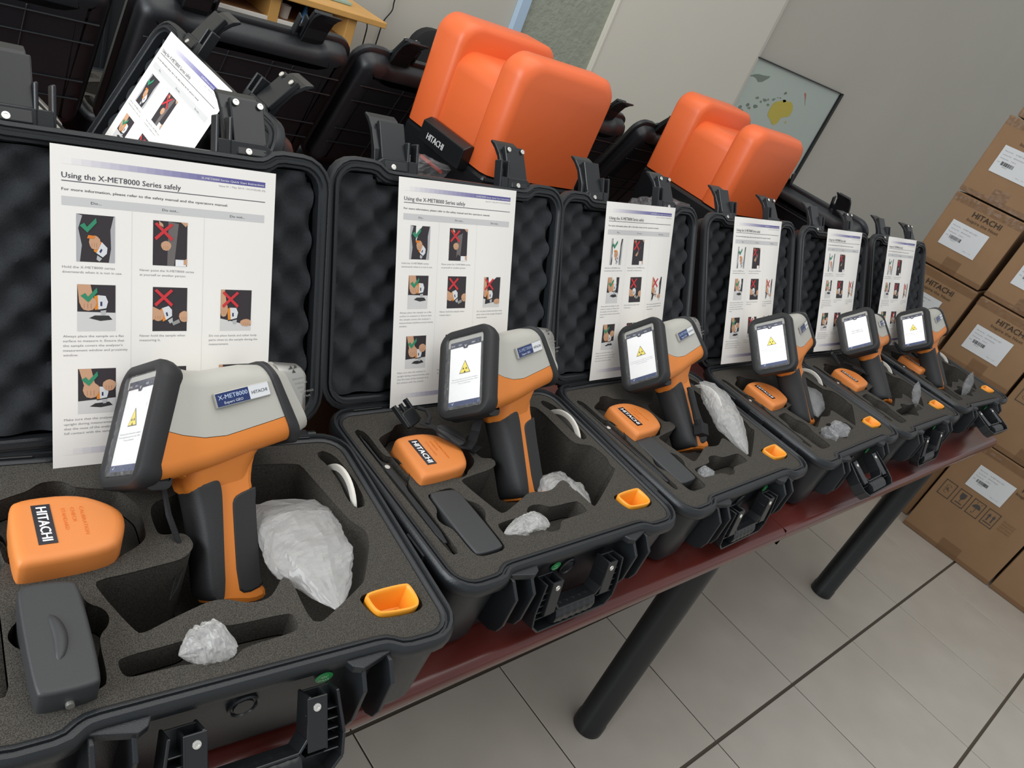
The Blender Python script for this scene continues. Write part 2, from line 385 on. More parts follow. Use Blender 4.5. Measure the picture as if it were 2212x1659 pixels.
def foam_mesh(HOLES):
    hp = [fillet(h[0], .0045) for h in HOLES]
    fo = offset(OUT, -.001)
    vs2 = []; es2 = []
    for pl in [fo]+hp:
        b = len(vs2); vs2 += [Vector(q) for q in pl]; es2 += [(b+i, b+(i+1) % len(pl)) for i in range(len(pl))]
    rv, re_, rf, ov, oe, of = delaunay_2d_cdt(vs2, es2, [], 0, 1e-6)
    fmb = MB()
    for f in rf:
        cx = sum(rv[i][0] for i in f)/len(f); cy = sum(rv[i][1] for i in f)/len(f)
        if not inside((cx, cy), fo): continue
        z = -.002
        for k, h in enumerate(hp):
            if inside((cx, cy), h): z = -HOLES[k][1]; break
        fmb.add([(rv[i][0], rv[i][1], z) for i in f], [tuple(range(len(f)))])
    for k, h in enumerate(hp):
        zb = -HOLES[k][1]
        fmb.loft([[(q[0], q[1], -.002) for q in h], [(q[0], q[1], -.0045) for q in offset(h, -.0007)], [(q[0], q[1], zb) for q in offset(h, -.0012)]], cap0=False, cap1=False)
    return fmb.mesh('foam_insert', FOAM, fix=False)
FOAMM = foam_mesh(HOLES)
H1 = list(HOLES)
H1[3] = ([(.0952, .1282), (.1016, .1323), (.1213, .1333), (.1423, .1363), (.1716, .1398), (.1857, .1536), (.1815, .172), (.157, .172), (.157, .204), (.164, .217), (.182, .221), (.225, .248), (.2823, .256), (.3257, .2516), (.330, .2313), (.346, .1566), (.358, .139), (.3535, .1204),
          (.3260, .0740), (.2735, .0434), (.2617, .0389), (.2572, .0479), (.2567, .0719), (.2572, .0904), (.2538, .0985), (.2487, .0980), (.2387, .0847), (.2279, .0764), (.2097, .0772), (.194, .0870), (.178, .0875), (.1415, .076), (.1175, .0671)], .102)
H1[4] = ([(.0971, .0508), (.1529, .0529), (.161, .0629), (.1739, .0648), (.1874, .0574), (.2449, .0579), (.2449, .0368), (.1928, .0335), (.1854, .0278), (.1784, .0231), (.1408, .0312), (.0996, .0304)], .032)
FOAM1 = foam_mesh(H1)
CASES = [(.1085, -.4113, -.085, .44, 35, False), (.537, -.4035, 0, .45, 12, False), (.963, -.403, .038, .485, 8, False),
         (1.414, -.396, .045, .53, 62, True), (1.832, -.387, .022, .53, 20, True), (2.296, -.365, -.02, .55, 70, True)]
def make_case(name_label, x, y, yaw, tilt, hang, group, z=.87, full=True):
    c = thing('equipment_case', name_label, 'case', group, (x, y, z), (0, 0, yaw))
    put('base_shell', BASE, c); put('foam_insert', FOAM1 if hang == 35 else FOAMM, c); [put('side_tab', SIDET, c, (u, v, 0)) for u in (-.0142, W+.0142) for v in (.05, .13, .2)]; put('hinge_pin', HINGE, c); [put('hinge_knuckle', KN, c, (u, 0, 0)) for u in (.03, .12, .22, .31)]
    fl_ = put('front_flange', FLANGE, c)
    put('screw', SCREW, fl_, (.066, .0025, -.0046)); put('screw_hole', SCREWD, fl_, (W-.066, .0025, -.0046))
    for u in (.070, .098, W-.098, W-.070): put('front_rib', FIN, c, (u, 0, 0))
    v = put('pressure_valve', VALVE, c, (W/2-.002, .0065, -.040))
    put('green_sticker', STICK, c, (.262 if hang == 35 else (.165 if hang == 12 else .27), .0036, -.032), label='green round inspection sticker')
    h = put('handle', HANDLE, c, (W/2, -.014, -.030), (radians(-hang), 0, 0))
    put('grip', GRIP, h); 
    for sx in (-1, 1): put('rivet', SCREW, h, (sx*.0500, -.0106, -.004), (pi/2, 0, 0))
    M = Matrix.Translation((-.0195 if hang == 35 else 0, D+(.006 if hang == 35 else .012), 0)) @ Matrix.Rotation(.065 if hang == 35 else 0, 4, 'Z') @ Matrix.Rotation(pi/2-tilt, 4, 'X')
    L = put('lid', LIDSHELL, c, mtx=M); put('lid_foam', EGGM, L); put('lid_lug', LUG, L); put('lid_ribs', LIDRIB, L)
    for u, a in ((.080, -12), (W-.085, -16)):
        l = put('latch', LATCH, L, (u, .296, -.008), (radians(a), 0, 0))
    for u in (.080, W-.085):
        for dx, dy in ((-.009, .060), (.018, .060), (0, .008)):
            sc = put('latch_screw', SCREW, L, mtx=Matrix.Translation((u, .296, -.008)) @ Matrix.Rotation(radians(-14), 4, 'X') @ Matrix.Translation((dx, dy, .0036 if dy > .02 else .0062)))
    for u in (.066, W-.066): put('lug_hole', SCREWD, L, (u, .304, -.0055))
    return c
for i, (x, y, yaw, tilt, hang, out) in enumerate(CASES):
    make_case('open black rugged case in the front row, %s' % POSN[i], x, y, yaw, tilt, hang, 'open cases in the front row')
make_case('open black case turned sideways behind the nearest front case', .062, .455, -pi/2, .40, 20, 'open cases behind the front row')
for xo, lab in ((.462, 'back-row black case at far left, ribbed lid shell facing forward'), (.897, 'back-row black case before the wooden cabinet, lid shell seen'),
                (1.317, 'back-row black case left of the nearer orange hood'), (1.775, 'back-row black case between the two orange hoods'),
                (2.235, 'back-row black case behind the farther orange hood')):
    make_case(lab, xo, 1.09, pi, .42, 20, 'open cases behind the front row')
make_case('sideways black case right of the farther orange hood', 2.735, .128, pi/2, .44, 20, 'open cases behind the front row')

# ------------------------------------------------------------------ case contents
def rounded_block(poly, z0, z1, r, M=None, taper=0):
    m = MB(); rings = []
    for d, z in ((-r-taper, z0), (-r*.3-taper, z0+r*.3), (-taper, z0+r), (0, z1-r), (-r*.12, z1-r*.5), (-r*.35, z1-r*.2), (-r*.75, z1-r*.03), (-r*1.3, z1)):
        cx = (min(p[0] for p in poly)+max(p[0] for p in poly))/2; cy = (min(p[1] for p in poly)+max(p[1] for p in poly))/2
        hx = max(p[0] for p in poly)-cx; hy = max(p[1] for p in poly)-cy
        rings.append([(cx+(p[0]-cx)*(1+d/hx), cy+(p[1]-cy)*(1+d/hy), z) for p in poly])
    m.loft(rings); return m
capo = chaikin([(.040, .150), (.042, .213), (.050, .222), (.094, .2225), (.118, .207), (.130, .190), (.1225, .163), (.111, .149), (.046, .145)], 2)
CAPM = rounded_block(capo[::-1] if False else [p for p in capo][::-1], -.026, .013, .007).mesh('body', CAP, smooth=True)
lp = MB(); lp.box(.0585, .0725, .1635, .2095, .0128, .0134, col=(28, 26, 36))
text_fit(lp, 'HITACHI', 0, 0, .040, .0078, (245, 245, 245), frame((.0617, .2065, .0137), (0, -1, 0), (1, 0, 0)), bold=.03)
CAPL = lp.mesh('cap_logo', LABELP)
em2 = MB()
for k, tx in enumerate(('CALIBRATION', 'CHECK', 'STANDARD')):
    text_fit(em2, tx, 0, 0, (.034, .018, .026)[k], .0028, (225, 110, 20), frame((.094-.007*k, .203, .0133), (0, -1, 0), (1, 0, 0)))
CAPE = em2.mesh('embossed_text', LABELP)
dk = MB(); n = 40
dk.loft([[(x, r*cos(2*pi*i/n), r*sin(2*pi*i/n)) for i in range(n)] for x, r in ((-.0022, .038), (-.0025, .0435), (-.0018, .045), (.0018, .045), (.0025, .0435), (.0022, .038), (.001, .037), (-.001, .037))], cap0=False, cap1=False)
DISKR = dk.mesh('rim', WHITE, smooth=True)
dk = MB(); dk.loft([[(x, .0365*cos(2*pi*i/n), .0365*sin(2*pi*i/n)) for i in range(n)] for x in (-.0009, .0009)]); DISKC = dk.mesh('face', SIL, smooth=True)
tro = fillet([(.3175, .0590), (.3685, .0608), (.3690, .0335), (.3580, .0275), (.3200, .0305), (.3155, .0490)], .0045)[::-1]
tm_ = MB(); tm_.loft([[(q[0], q[1], z) for q in offset(tro, d)] for d, z in ((-.006, -.028), (-.0015, -.024), (0, -.001), (0, .001), (-.0006, .002), (-.0025, .002), (-.0035, .001), (-.004, -.002), (-.009, -.022), (-.011, -.023))])
TRAYM = tm_.mesh('tray', TRAY, smooth=True)
bto = fillet([(.0435, .0300), (.0435, .1300), (.0515, .1335), (.0870, .1300), (.0870, .0300)], .005)[::-1]
BATTM = rounded_block(bto, -.034, .020, .003).mesh('body', BATT, smooth=True)
gr = MB(); rg = []
for i in range(13):
    y = -.022+.044*i/12; hh = .0032*max(0, 1-(y/.022)**2)**.5+.0002; rg.append([(hh*1.5*cos(a)+.004*(1-(y/.022)**2), y, hh*sin(a)) for a in [pi*k/8 for k in range(9)]])
gr.loft(rg, closed=False, cap0=False, cap1=False); GRIPD = gr.mesh('finger_ridge', BATT, smooth=True)
PLATEM = rounded_block(bto, -.028, -.001, .002).mesh('body', BATT, smooth=True)
pn = MB()
def strip(mb, pts, ws, th, z0):
    a = []; b = []
    for i, p in enumerate(pts):
        p = Vector(p); d = (Vector(pts[min(i+1, len(pts)-1)])-Vector(pts[max(i-1, 0)])).normalized(); nn = Vector((d.y, -d.x))*ws[i]/2
        a.append(p+nn); b.append(p-nn)
    pl = [(v.x, v.y) for v in a+b[::-1]]; mb.prism(pl, z0, z0+th)
strip(pn, [(.0155, .249), (.0155, .235), (.0165, .195), (.0185, .188)], [.002, .003, .003, .006], .003, -.006)
TOOLA = pn.mesh('tool_rod', BLKS, bevel=.0006, seg=1)
pn = MB(); strip(pn, [(.0185, .190), (.020, .150), (.0195, .143), (.020, .075), (.020, .058)], [.009, .009, .007, .009, .004], .002, -.0045)
TOOLB = pn.mesh('tool_blade', BLKS, bevel=.0006, seg=1)
def bag_mesh(name, L_, wd, th, seed, m, crease=.16):
    mb = MB(); nl, nr = 36, 32; rings = []
    def rid(p): return 1-2*abs(noise.noise(p))
    for a in range(nl+1):
        t = a/nl; z = (t-.5)*L_; prof = min(1, (t/.42)**.75 if t > 0 else 0)*(1 if t < .85 else 1-.22*((t-.85)/.15)); prof = max(prof, .06)
        fl = 1 if t < .75 else 1-.8*(t-.75)/.25
        ring_ = []
        for j in range(nr):
            an = 2*pi*j/nr; cx, cy = cos(an), sin(an); p = Vector((cx*.9, cy*.7, t*2.6))+Vector((seed*3.7, seed, seed*2.1))
            k = 1+crease*rid(p*1.1)*.7+crease*.6*rid(p*2.6+Vector((9, 1, 4)))+crease*.38*(random.random()-.5)
            sh = .10*noise.noise(p*.8)
            ring_.append(((cx*abs(cx)**.0*wd*prof*k+sh*wd), cy*th*prof*fl*k, z+L_*.035*noise.noise(p*1.7)*prof))
        rings.append(ring_)
    mb.loft(rings); return mb.mesh(name, m, smooth=False)
def C(i, u, v, z=0):
    x, y, yaw = CASES[i][:3]; c, s_ = cos(yaw), sin(yaw); return (x+u*c-v*s_, y+u*s_+v*c, .87+z)
def cyaw(i): return CASES[i][2]
for i in range(6):
    loc = (CASES[i][0], CASES[i][1], .87); rot = (0, 0, cyaw(i))
    c = thing('calibration_standard', 'orange rounded calibration block with dark logo plate in the case %s' % POSN[i], 'calibration block', 'orange calibration blocks', loc, rot)
    put('body', CAPM, c, (0, -.006 if i == 0 else 0, .009 if i == 0 else 0)); put('cap_logo', CAPL, c, (0, -.006 if i == 0 else 0, .009 if i == 0 else 0)); put('embossed_text', CAPE, c, (0, -.006 if i == 0 else 0, .009 if i == 0 else 0))
    o = put('sample_tray', TRAYM, None, loc, rot); tag(o, 'small amber sample tray sunk in foam of the case %s' % POSN[i], 'tray', 'amber sample trays')
    d = thing('calibration_disc', 'round white-rimmed disc standing in a foam slot of the case %s' % POSN[i], 'disc', 'discs in foam slots', C(i, .3645, .214, -.034), (0, 0, cyaw(i)))
    put('rim', DISKR, d); put('face', DISKC, d)
    if i == 0:
        b = thing('battery_pack', 'dark grey battery box with finger ridge in the nearest case', 'battery', None, C(0, -.006, -.012), rot)
        put('body', BATTM, b); put('finger_ridge', GRIPD, b, (.062, .078, .0195)); 
        kb = MB().tube([(.066, .0305, .004), (.066, .027, .004)], .003, 12); put('connector', kb.mesh('connector', SIL), b)
    elif i in (1, 2):
        b = thing('battery_pack', 'flat dark battery plate lying %s' % ('flush in foam of the second case' if i == 1 else 'tilted in foam of the third case'), 'battery', None, C(i, 0, 0, -.0), rot)
        put('body', PLATEM, b, (0, 0, -.0), (0, 0, 0)) if i == 1 else put('body', PLATEM, b, (-.001, .016, -.005), (radians(1.5), radians(-3), 0))
    if i > 0:
        tl = thing('hand_tool', 'slim black pivoting tool along left foam edge of the case %s' % POSN[i], 'tool', 'slim black tools in foam', loc, rot)
        put('tool_rod', TOOLA, tl); put('tool_blade', TOOLB, tl); put('pivot_screw', SCREW, tl, (.0188, .186, -.002))
# bags
def put_bag(i, A, B, wd, th, sd, m, lab, tw=0, crease=.16):
    pa, pb_ = Vector(C(i, *A)), Vector(C(i, *B)); z = (pb_-pa); L_ = z.length; z.normalize()
    x = Vector((cos(cyaw(i)+tw), sin(cyaw(i)+tw), 0)); x = (x-z*x.dot(z)).normalized(); y = z.cross(x)
    M = Matrix((x, y, z)).transposed().to_4x4(); M.translation = (pa+pb_)/2
    tag(put('plastic_bag', bag_mesh('plastic_bag', L_, wd, th, sd, m, crease), None, mtx=M), lab, 'plastic bag')
put_bag(0, (.289, .052, -.004), (.297, .212, -.020), .038, .018, 1.3, BAG, 'large crumpled clear plastic bag beside the nearest analyser handle')
put_bag(1, (.268, .050, -.010), (.262, .150, -.040), .030, .020, 2.1, BAG, 'crumpled clear plastic bag behind the second analyser handle')
put_bag(2, (.276, .062, -.006), (.305, .205, .040), .027, .018, 3.4, BAG, 'tall crumpled clear plastic bag standing right of the third analyser')
put_bag(3, (.200, .108, -.012), (.268, .178, .004), .024, .016, 4.2, BAGT, 'thin clear plastic bag behind the fourth analyser handle')
put_bag(4, (.255, .060, -.012), (.238, .092, .042), .021, .006, 5.1, BAGT, 'pointed clear plastic bag beside the slot of the fifth case')
put_bag(5, (.150, .050, -.012), (.196, .066, .040), .028, .008, 6.7, BAGT, 'upright crumpled clear plastic bag in the farthest case')
put_bag(0, (.140, .036, .004), (.184, .048, .000), .014, .013, 7.5, BAG, 'small knotted clear bag in the long slot of the nearest case', 1.3, .3)
put_bag(1, (.100, .049, -.004), (.172, .052, -.001), .011, .010, 8.2, BAG, 'small clear bag lying in the slot of the second case', 1.57, .3)
put_bag(2, (.106, .050, -.012), (.134, .054, .000), .009, .006, 9.1, BAGT, 'tiny scrap of clear bag in the slot of the third case', 1.57, .3)
put_bag(3, (.110, .050, -.006), (.132, .052, .006), .014, .012, 10.3, BAGT, 'smaller clear bag of sample cups in the fourth case', 1.57, .3)
put_bag(3, (.146, .044, -.002), (.186, .056, .012), .015, .010, 11.6, BAGT, 'square clear bag of sample cups in the fourth case', 1.57, .3)

# ------------------------------------------------------------------ analyser gun
def Xb(z): return .006+(z-.165)*.2
def Xf(z): return .1186-(z-.1595)*.40
def P(s_, y, z): return (Xb(z)+(Xf(z)-Xb(z))*s_, y, z)
def interp(t, pts):
    for (a, va), (b, vb) in zip(pts, pts[1:]):
        if t <= b: k = (t-a)/(b-a); k = k*k*(3-2*k) if False else k; return va+(vb-va)*k
    return pts[-1][1]
def ZT(t): return interp(t, [(0, .169), (.1, .1665), (.25, .164), (.4, .1645), (.6, .169), (.8, .173), (1, .174)])
def ZB(t): return interp(t, [(0, .051), (.15, .054), (.4, .064), (.7, .080), (1, .0925)])
def ZS(t): return interp(t, [(0, .104), (.1, .1005), (.2, .097), (.35, .0945), (.5, .0965), (.7, .105), (.85, .111), (1, .117)])
def HW(t): return interp(t, [(0, .046), (.3, .0425), (.6, .044), (1, .0465)])
NS = 20
def half_section(t, upper, gap=0):
    zt, zb, zs, w = ZT(t), ZB(t), ZS(t), HW(t)
    out = []; r = .020
    if upper:
        out.append((-w, zs+gap))
        for k in range(7): a = pi-k*pi/12; out.append((-w+r+r*cos(a), zt-r+r*sin(a)))
        out.append((0, zt+.0012))
        for k in range(7): a = pi/2-k*pi/12; out.append((w-r+r*cos(a), zt-r+r*sin(a)))
        out.append((w, zs+gap))
    else:
        r = .017
        out.append((w, zs-gap))
        for k in range(7): a = -k*pi/12; out.append((w-r+r*cos(a), zb+r+r*sin(a)))
        out.append((0, zb-.001))
        for k in range(7): a = -pi/2-k*pi/12; out.append((-w+r+r*cos(a), zb+r+r*sin(a)))
        out.append((-w, zs-gap))
    return out
def gun_half(upper):
    m = MB(); m.loft([[P(t/NS, y, z) for y, z in half_section(t/NS, upper, .0003)] for t in range(NS+1)])
    return m
GU = gun_half(True).mesh('upper_housing', GRY, smooth=True); GL = gun_half(False).mesh('lower_housing', ORG, smooth=True)
def full_section(t, d=0, sh=0, rr_=.02):
    zt, zb, w = ZT(t)+d, ZB(t)-d, HW(t)+d; zt += sh; zb += sh
    pts = rr(-w, w, zb, zt, rr_, 6); return pts
sb = MB()
sb.loft([[P(s_, y, z) for y, z in full_section(1, d)] for s_, d in ((.985, -.002), (.985, .0012), (1.0, .0032), (1.05, .0036), (1.075, .0015), (1.08, -.004))])
STRAPB = sb.mesh('rubber_band', RUB, smooth=True)
ns = MB(); rings = []
for k, (sx, zt, zb, w) in enumerate(((1.075, .172, .097, .043), (1.12, .174, .100, .0415), (1.22, .177, .106, .039))):
    rings.append([(Xb(z)+(Xf(z)-Xb(z))*sx, y, z) for y, z in rr(-w, w, zb, zt, .016, 5)])
ns.loft(rings, cap0=True, cap1=True); NOSE = ns.mesh('nose', GRY, smooth=True)
ns = MB(); rings = []
def nose_x(z, a): return (.142+(.178-z)*.30)+a if z > .138 else (.142+.04*.30)-(.138-z)*.75+a
for a, d in ((-.012, 0), (.018, 0), (.0225, -.002), (.024, -.006)):
    rings.append([(nose_x(z, a), y, z) for y, z in rr(-.0385-d*1, .0385+d*1, .107-d, .1785+d, .013, 8)])
ns.loft(rings); NOSE2 = ns.mesh('nose_cover', SIL, smooth=True)
nt_ = MB(); Mn = frame((.141, -.0387, .172), (.96, 0, .2), (-.2, 0, .96)); Mn = Mn
for k in range(3):
    a = radians(90+120*k+180); c0 = Vector((.006*cos(a)*.55+.010, .006*sin(a)*.55-.004)); b = [(c0.x+.0028*cos(a+radians(q)), c0.y+.0028*sin(a+radians(q))) for q in (180, 60, -60)]
    nt_.add([(x, y, 0) for x, y in b], [(0, 1, 2)], (60, 60, 58), M=Mn)
for k, tx in enumerate(('X-RAYS ON WHEN', 'LIT OR FLASHING', 'CAUTION', 'THIS UNIT PRODUCES', 'CE  RoHS')):
    text_fit(nt_, tx, .006+.0022*k, -.017-.0052*k, (.016, .016, .009, .018, .01)[k], .0022, (150, 148, 142), Mn)
NOSET = nt_.mesh('nose_marking', LABELP)
# bezel around the screen: local frame on tilted plane
Mb = frame((-.0055, 0, .1113), (0, -1, 0), (.2300, 0, .9732))      # x = towards viewer's right side (-Y), y = up, z = forward out of the screen?
if Mb.to_3x3().col[2].x > 0: pass
def bz(p, h): v = Mb @ Vector((p[0], p[1], 0)); nrm = Vector((-.9732, 0, .2300)); return tuple(v+nrm*h)
def sqr(hw_, hh_, r, bulge=0): 
    q = rr(-hw_, hw_, -hh_, hh_, r, 6); return [(x+(x/hw_)*bulge*(1-(y/hh_)**2), y+(y/hh_)*bulge*(1-(x/hw_)**2)) for x, y in q]
bz_ = MB()
bz_.loft([[bz(q, h) for q in sqr(a, b, r, bl)] for a, b, r, h, bl in ((.041, .054, .012, -.022, .0), (.0440, .0590, .014, -.017, .001), (.0462, .0620, .017, -.010, .0022), (.0468, .0625, .018, -.004, .0026), (.0463, .0620, .018, .001, .0026), (.0445, .0602, .017, .0038, .0026),
        (.0410, .0570, .015, .0046, .002), (.0350, .0540, .009, .0042, 0), (.0330, .0520, .006, .0032, 0), (.0322, .0512, .005, .0006, 0))], cap0=True, cap1=True)
BEZ = bz_.mesh('screen_bezel', RUB, smooth=True)
hn = MB(); hn.loft([[(x, y, z) for x, z in rr(-.010-d, .016+d, .046-d, .066+d, .008, 4)] for y, d in ((-.036, -.004), (-.034, 0), (.034, 0), (.036, -.004))], cap0=True)
HEEL = hn.mesh('bezel_heel', RUB, smooth=True)
def scr_frame(h): 
    o_ = Vector(bz((0, 0), h)); return frame(o_, (0, -1, 0), (.2300, 0, .9732))
def screen(kind):
    m = MB(); M = scr_frame(.0012); x0, x1, y0, y1 = -.0278, .0278, -.0468, .0455
    q = lambda a, b, c, d, z, col: m.add([(a, c, z), (b, c, z), (b, d, z), (a, d, z)], [(0, 1, 2, 3)], col, M=M)
    q(x0, x1, y0, y1, 0, (238, 237, 236)); q(x0, x1, y1-.0085, y1, .0002, (44, 48, 66)); q(x0, x1, y0, y0+.0065, .0002, (40, 56, 96))
    m.add([(-.005, y1-.0085, .0003), (-.003, y1-.0115, .0003), (.003, y1-.0115, .0003), (.005, y1-.0085, .0003)], [(0, 1, 2, 3)], (44, 48, 66), M=M)
    m.add([(-.002, y1-.006, .0004), (0, y1-.0095, .0004), (.002, y1-.006, .0004), (.0013, y1-.006, .0004), (0, y1-.0082, .0004), (-.0013, y1-.006, .0004)], [(0, 1, 4, 5), (1, 2, 3, 4)], (235, 235, 235), M=M)
    for a, tx in ((-.026, '09:41'), (-.013, 'GEO'), (.011, '100%'), (.0225, 'i')): text_fit(m, tx, a, y1-.0062, 0, .0022, (210, 214, 225), M@Matrix.Translation((0, 0, .0004)))
    m.add([(-.022, y0+.004, .0004), (-.0205, y0+.002, .0004), (-.017, y0+.006, .0004), (-.0205, y0+.0033, .0004)], [(0, 1, 2, 3)], (220, 225, 235), M=M)
    if kind == 'tri':
        def tri(r, z, col, cy=.0045): m.add([(r*cos(a)*.98, cy+r*sin(a)*1.05, z) for a in (pi/2, pi*7/6, pi*11/6)], [(0, 1, 2)], col, M=M)
        tri(.0118, .0003, (70, 66, 40)); tri(.0102, .0004, (236, 216, 92))
        for k in range(3):
            a = radians(30+120*k); cx, cy = .0030*cos(a), .0030*sin(a)+.0032
            m.add([(cx+.0020*cos(a+radians(q_)), cy+.0020*sin(a+radians(q_)), .0005) for q_ in (180, 60, -60)], [(0, 1, 2)], (30, 30, 26), M=M)
        for k, (tx, wd) in enumerate((('This unit produces x-rays when energized', .046), ('To be used by trained personnel only, confirm', .048), ('You are authorized', .022))):
            text_fit(m, tx, 0, -.0100-.0032*k, wd, .0016, (120, 120, 124), M@Matrix.Translation((0, 0, .0003)), align='c', res=1)
    else:
        for k, (tx, wd) in enumerate((('Pull trigger to', .026), ('start measuring', .028))): text_fit(m, tx, 0, .0015-.0052*k, wd, .0026, (96, 96, 100), M@Matrix.Translation((0, 0, .0003)), bold=.02, align='c')
    return m
fm2 = MB(); nx, ny = 20, 30
for j in range(ny+1):
    for i in range(nx+1):
        x = -.0335+.067*i/nx; y = -.0515+.1025*j/ny
        e = max(abs(x)/.0335, abs(y)/.0515)
        h = .0030+.0010*noise.noise(Vector((x*90, y*60, 1)))+(.0035*abs(noise.noise(Vector((x*240, y*200, 5)))) if e > .86 else 0)
        fm2.v.append(bz((x, y), h))
for j in range(ny):
    for i in range(nx): a = j*(nx+1)+i; fm2.f.append((a, a+1, a+nx+2, a+nx+1)); fm2.c.append(None); fm2.m.append(0)
FILMM = fm2.mesh('screen_film', FILM, fix=False)
# handle core with neck
hc = [(.020, .060), (.120, .088), (.1125, .072), (.1092, .052), (.1108, .043), (.1100, .024), (.1120, -.015), (.1140, -.050), (.1186, -.060), (.1228, -.064), (.1228, -.074), (.1060, -.0780), (.0840, -.0740), (.066, -.073), (.062, -.066),
      (.062, 0), (.062, .040), (.050, .050), (.036, .056)]
def extr_profile(poly, hw_, r, name, m, fw=None):
    gx = sum(p[0] for p in poly)/len(poly); gz = sum(p[1] for p in poly)/len(poly)
    mb = MB(); rings = []
    for y, d in ((-hw_, -r), (-hw_+r*.35, -r*.3), (-hw_+r, 0), (hw_-r, 0), (hw_-r*.35, -r*.3), (hw_, -r)):
        rings.append([(a, y, b) for a, b in (offset(poly, d) if not fw else [(gx+(a-gx)*(1+d/.016), gz+(b-gz)*(1+d/.05)) for a, b in poly])])
    mb.loft(rings); return mb.mesh(name, m, smooth=True, sharp=18)
def ccw(p):
    a = sum(p[i-1][0]*p[i][1]-p[i][0]*p[i-1][1] for i in range(len(p))); return p if a > 0 else p[::-1]
HCORE = extr_profile(chaikin(ccw(hc), 1), .0205, .006, 'handle_core', ORG)
nk = MB(); rings = []
for z, xa, xb, w in ((.098, .045, .128, .038), (.080, .036, .120, .036), (.070, .034, .1145, .0315), (.060, .036, .1110, .0265), (.052, .038, .1100, .0225), (.046, .044, .1100, .0200)):
    rings.append([(x, y, z+(x-.075)*.22) for x, y in rr(xa, xb, -w, w, min(w*.75, .02), 6)])
nk.loft(rings); NECK = nk.mesh('handle_neck', ORG, smooth=True)
rgp = chaikin(ccw([(.0400, .0460), (.0445, .0510), (.0560, .0525), (.0655, .0505), (.0705, .0425), (.0722, .0330), (.0738, -.018), (.0753, -.0665), (.0560, -.0700), (.0530, -.030), (.0485, .010), (.0430, .036)]), 2)
def fat_grip():
    mb = MB(); rings = []
    for th in (-90, -75, -60, -40, -20, 0, 20, 40, 60, 75, 90):
        y = .0240*sin(radians(th)); k = .35+.65*cos(radians(th))**.6 if abs(th) < 90 else .35
        rings.append([(.0725+(a-.0725)*k, y, b) for a, b in rgp])
    mb.loft(rings); return mb.mesh('rear_grip', RUB, smooth=True)
RGRIP = fat_grip()
fgp = chaikin(ccw([(.0848, .0200), (.0850, .0310), (.0905, .0370), (.1098, .0435), (.1128, .0434), (.1112, .0242), (.1154, -.0524), (.1190, -.0605), (.0973, -.0669), (.0880, -.0600)]), 1)
FGRIP = extr_profile(fgp, .0218, .0020, 'front_grip', RUB, True)
# name plate
nm = MB(); a = Vector((.0564, -.0478, .1231)); ux = (Vector((.1173, -.0478, .1392))-a); Lx = ux.length; ux.normalize(); uy = Vector((0, -1, 0)).cross(ux)*-1
if uy.z < 0: uy = -uy
Mp = frame(a, ux, uy); hgt = .0152
nf = MB(); nf.box(0, Lx, 0, hgt, -.004, .0004, M=frame(a, ux, uy) if Mp.to_3x3().col[2].y < 0 else Mp)
NPL = nf.mesh('nameplate_frame', SIL, bevel=.0006)
q = lambda x0, x1, y0, y1, z, col: nm.add([(x0, y0, z), (x1, y0, z), (x1, y1, z), (x0, y1, z)], [(0, 1, 2, 3)], col, M=Mp)
q(.0009, Lx*.605, .0009, hgt-.0009, .0006, (34, 52, 102)); q(Lx*.605, Lx-.0009, .0009, hgt-.0009, .0006, (222, 224, 226))
text_fit(nm, 'X-MET8000', .003, .0076, .0335, .0044, (190, 205, 232), Mp@Matrix.Translation((0, 0, .0008)), bold=.012)
text_fit(nm, 'Expert GEO', .0085, .0026, .0215, .0026, (225, 230, 240), Mp@Matrix.Translation((0, 0, .0008)))
text_fit(nm, 'HITACHI', Lx*.605+.0028, .0056, .0185, .0034, (70, 74, 84), Mp@Matrix.Translation((0, 0, .0008)), bold=.008)
NPT = nm.mesh('nameplate_print', LABELP)
GUNS = [(.2806, -.2189, .8295, .0016, -.1408, -.7566), (.7162, -.2056, .8522, .0772, -.1602, -.7884), (1.1692, -.1797, .841, .0396, -.0747, -.876),
        (1.5826, -.2022, .8592, .1282, -.1137, -.7981), (2.0919, -.1715, .8601, -.0143, -.2464, -.8863), (2.4936, -.1761, .855, -.0322, -.0435, -.8231)]
GK = (.94, .945, .925, .945, .93, .93)
def gun_matrix(i):
    k = GK[i]; c = Vector((.0277, -.7564, 1.434)); M = RG(*GUNS[i][3:]).to_4x4() @ Matrix.Diagonal((k, k, k, 1)); M.translation = c+(Vector(GUNS[i][:3])-c)*k
    return M
SCREENS = [('tri', 0), ('tri', 1), ('tri', 2), ('tri', 3), ('pull', 4), ('tri', 4)]
smesh = {}
def make_gun(M, lab, kind, lvl):
    g = thing('handheld_analyser', lab, 'analyser', 'orange and grey handheld analysers', mtx=M)
    for nme, me in (('upper_housing', GU), ('lower_housing', GL), ('rubber_band', STRAPB), ('nose', NOSE), ('nose_cover', NOSE2), ('bezel_heel', HEEL), ('handle_core', HCORE), ('handle_neck', NECK), ('rear_grip', RGRIP), ('front_grip', FGRIP)):
        o = put(nme, me, g)
        if nme == 'nose_cover': put('nose_marking', NOSET, o)
    b = put('screen_bezel', BEZ, g)
    if (kind, lvl) not in smesh: smesh[kind, lvl] = screen(kind).mesh('display', SCR[lvl], fix=False)
    put('display', smesh[kind, lvl], b, label='lit display with %s' % ('yellow radiation warning triangle' if kind == 'tri' else 'two lines of text')); put('screen_film', FILMM, b, label='crinkled clear protective film')
    p_ = put('nameplate', NPL, g); put('nameplate_print', NPT, p_)
    return g
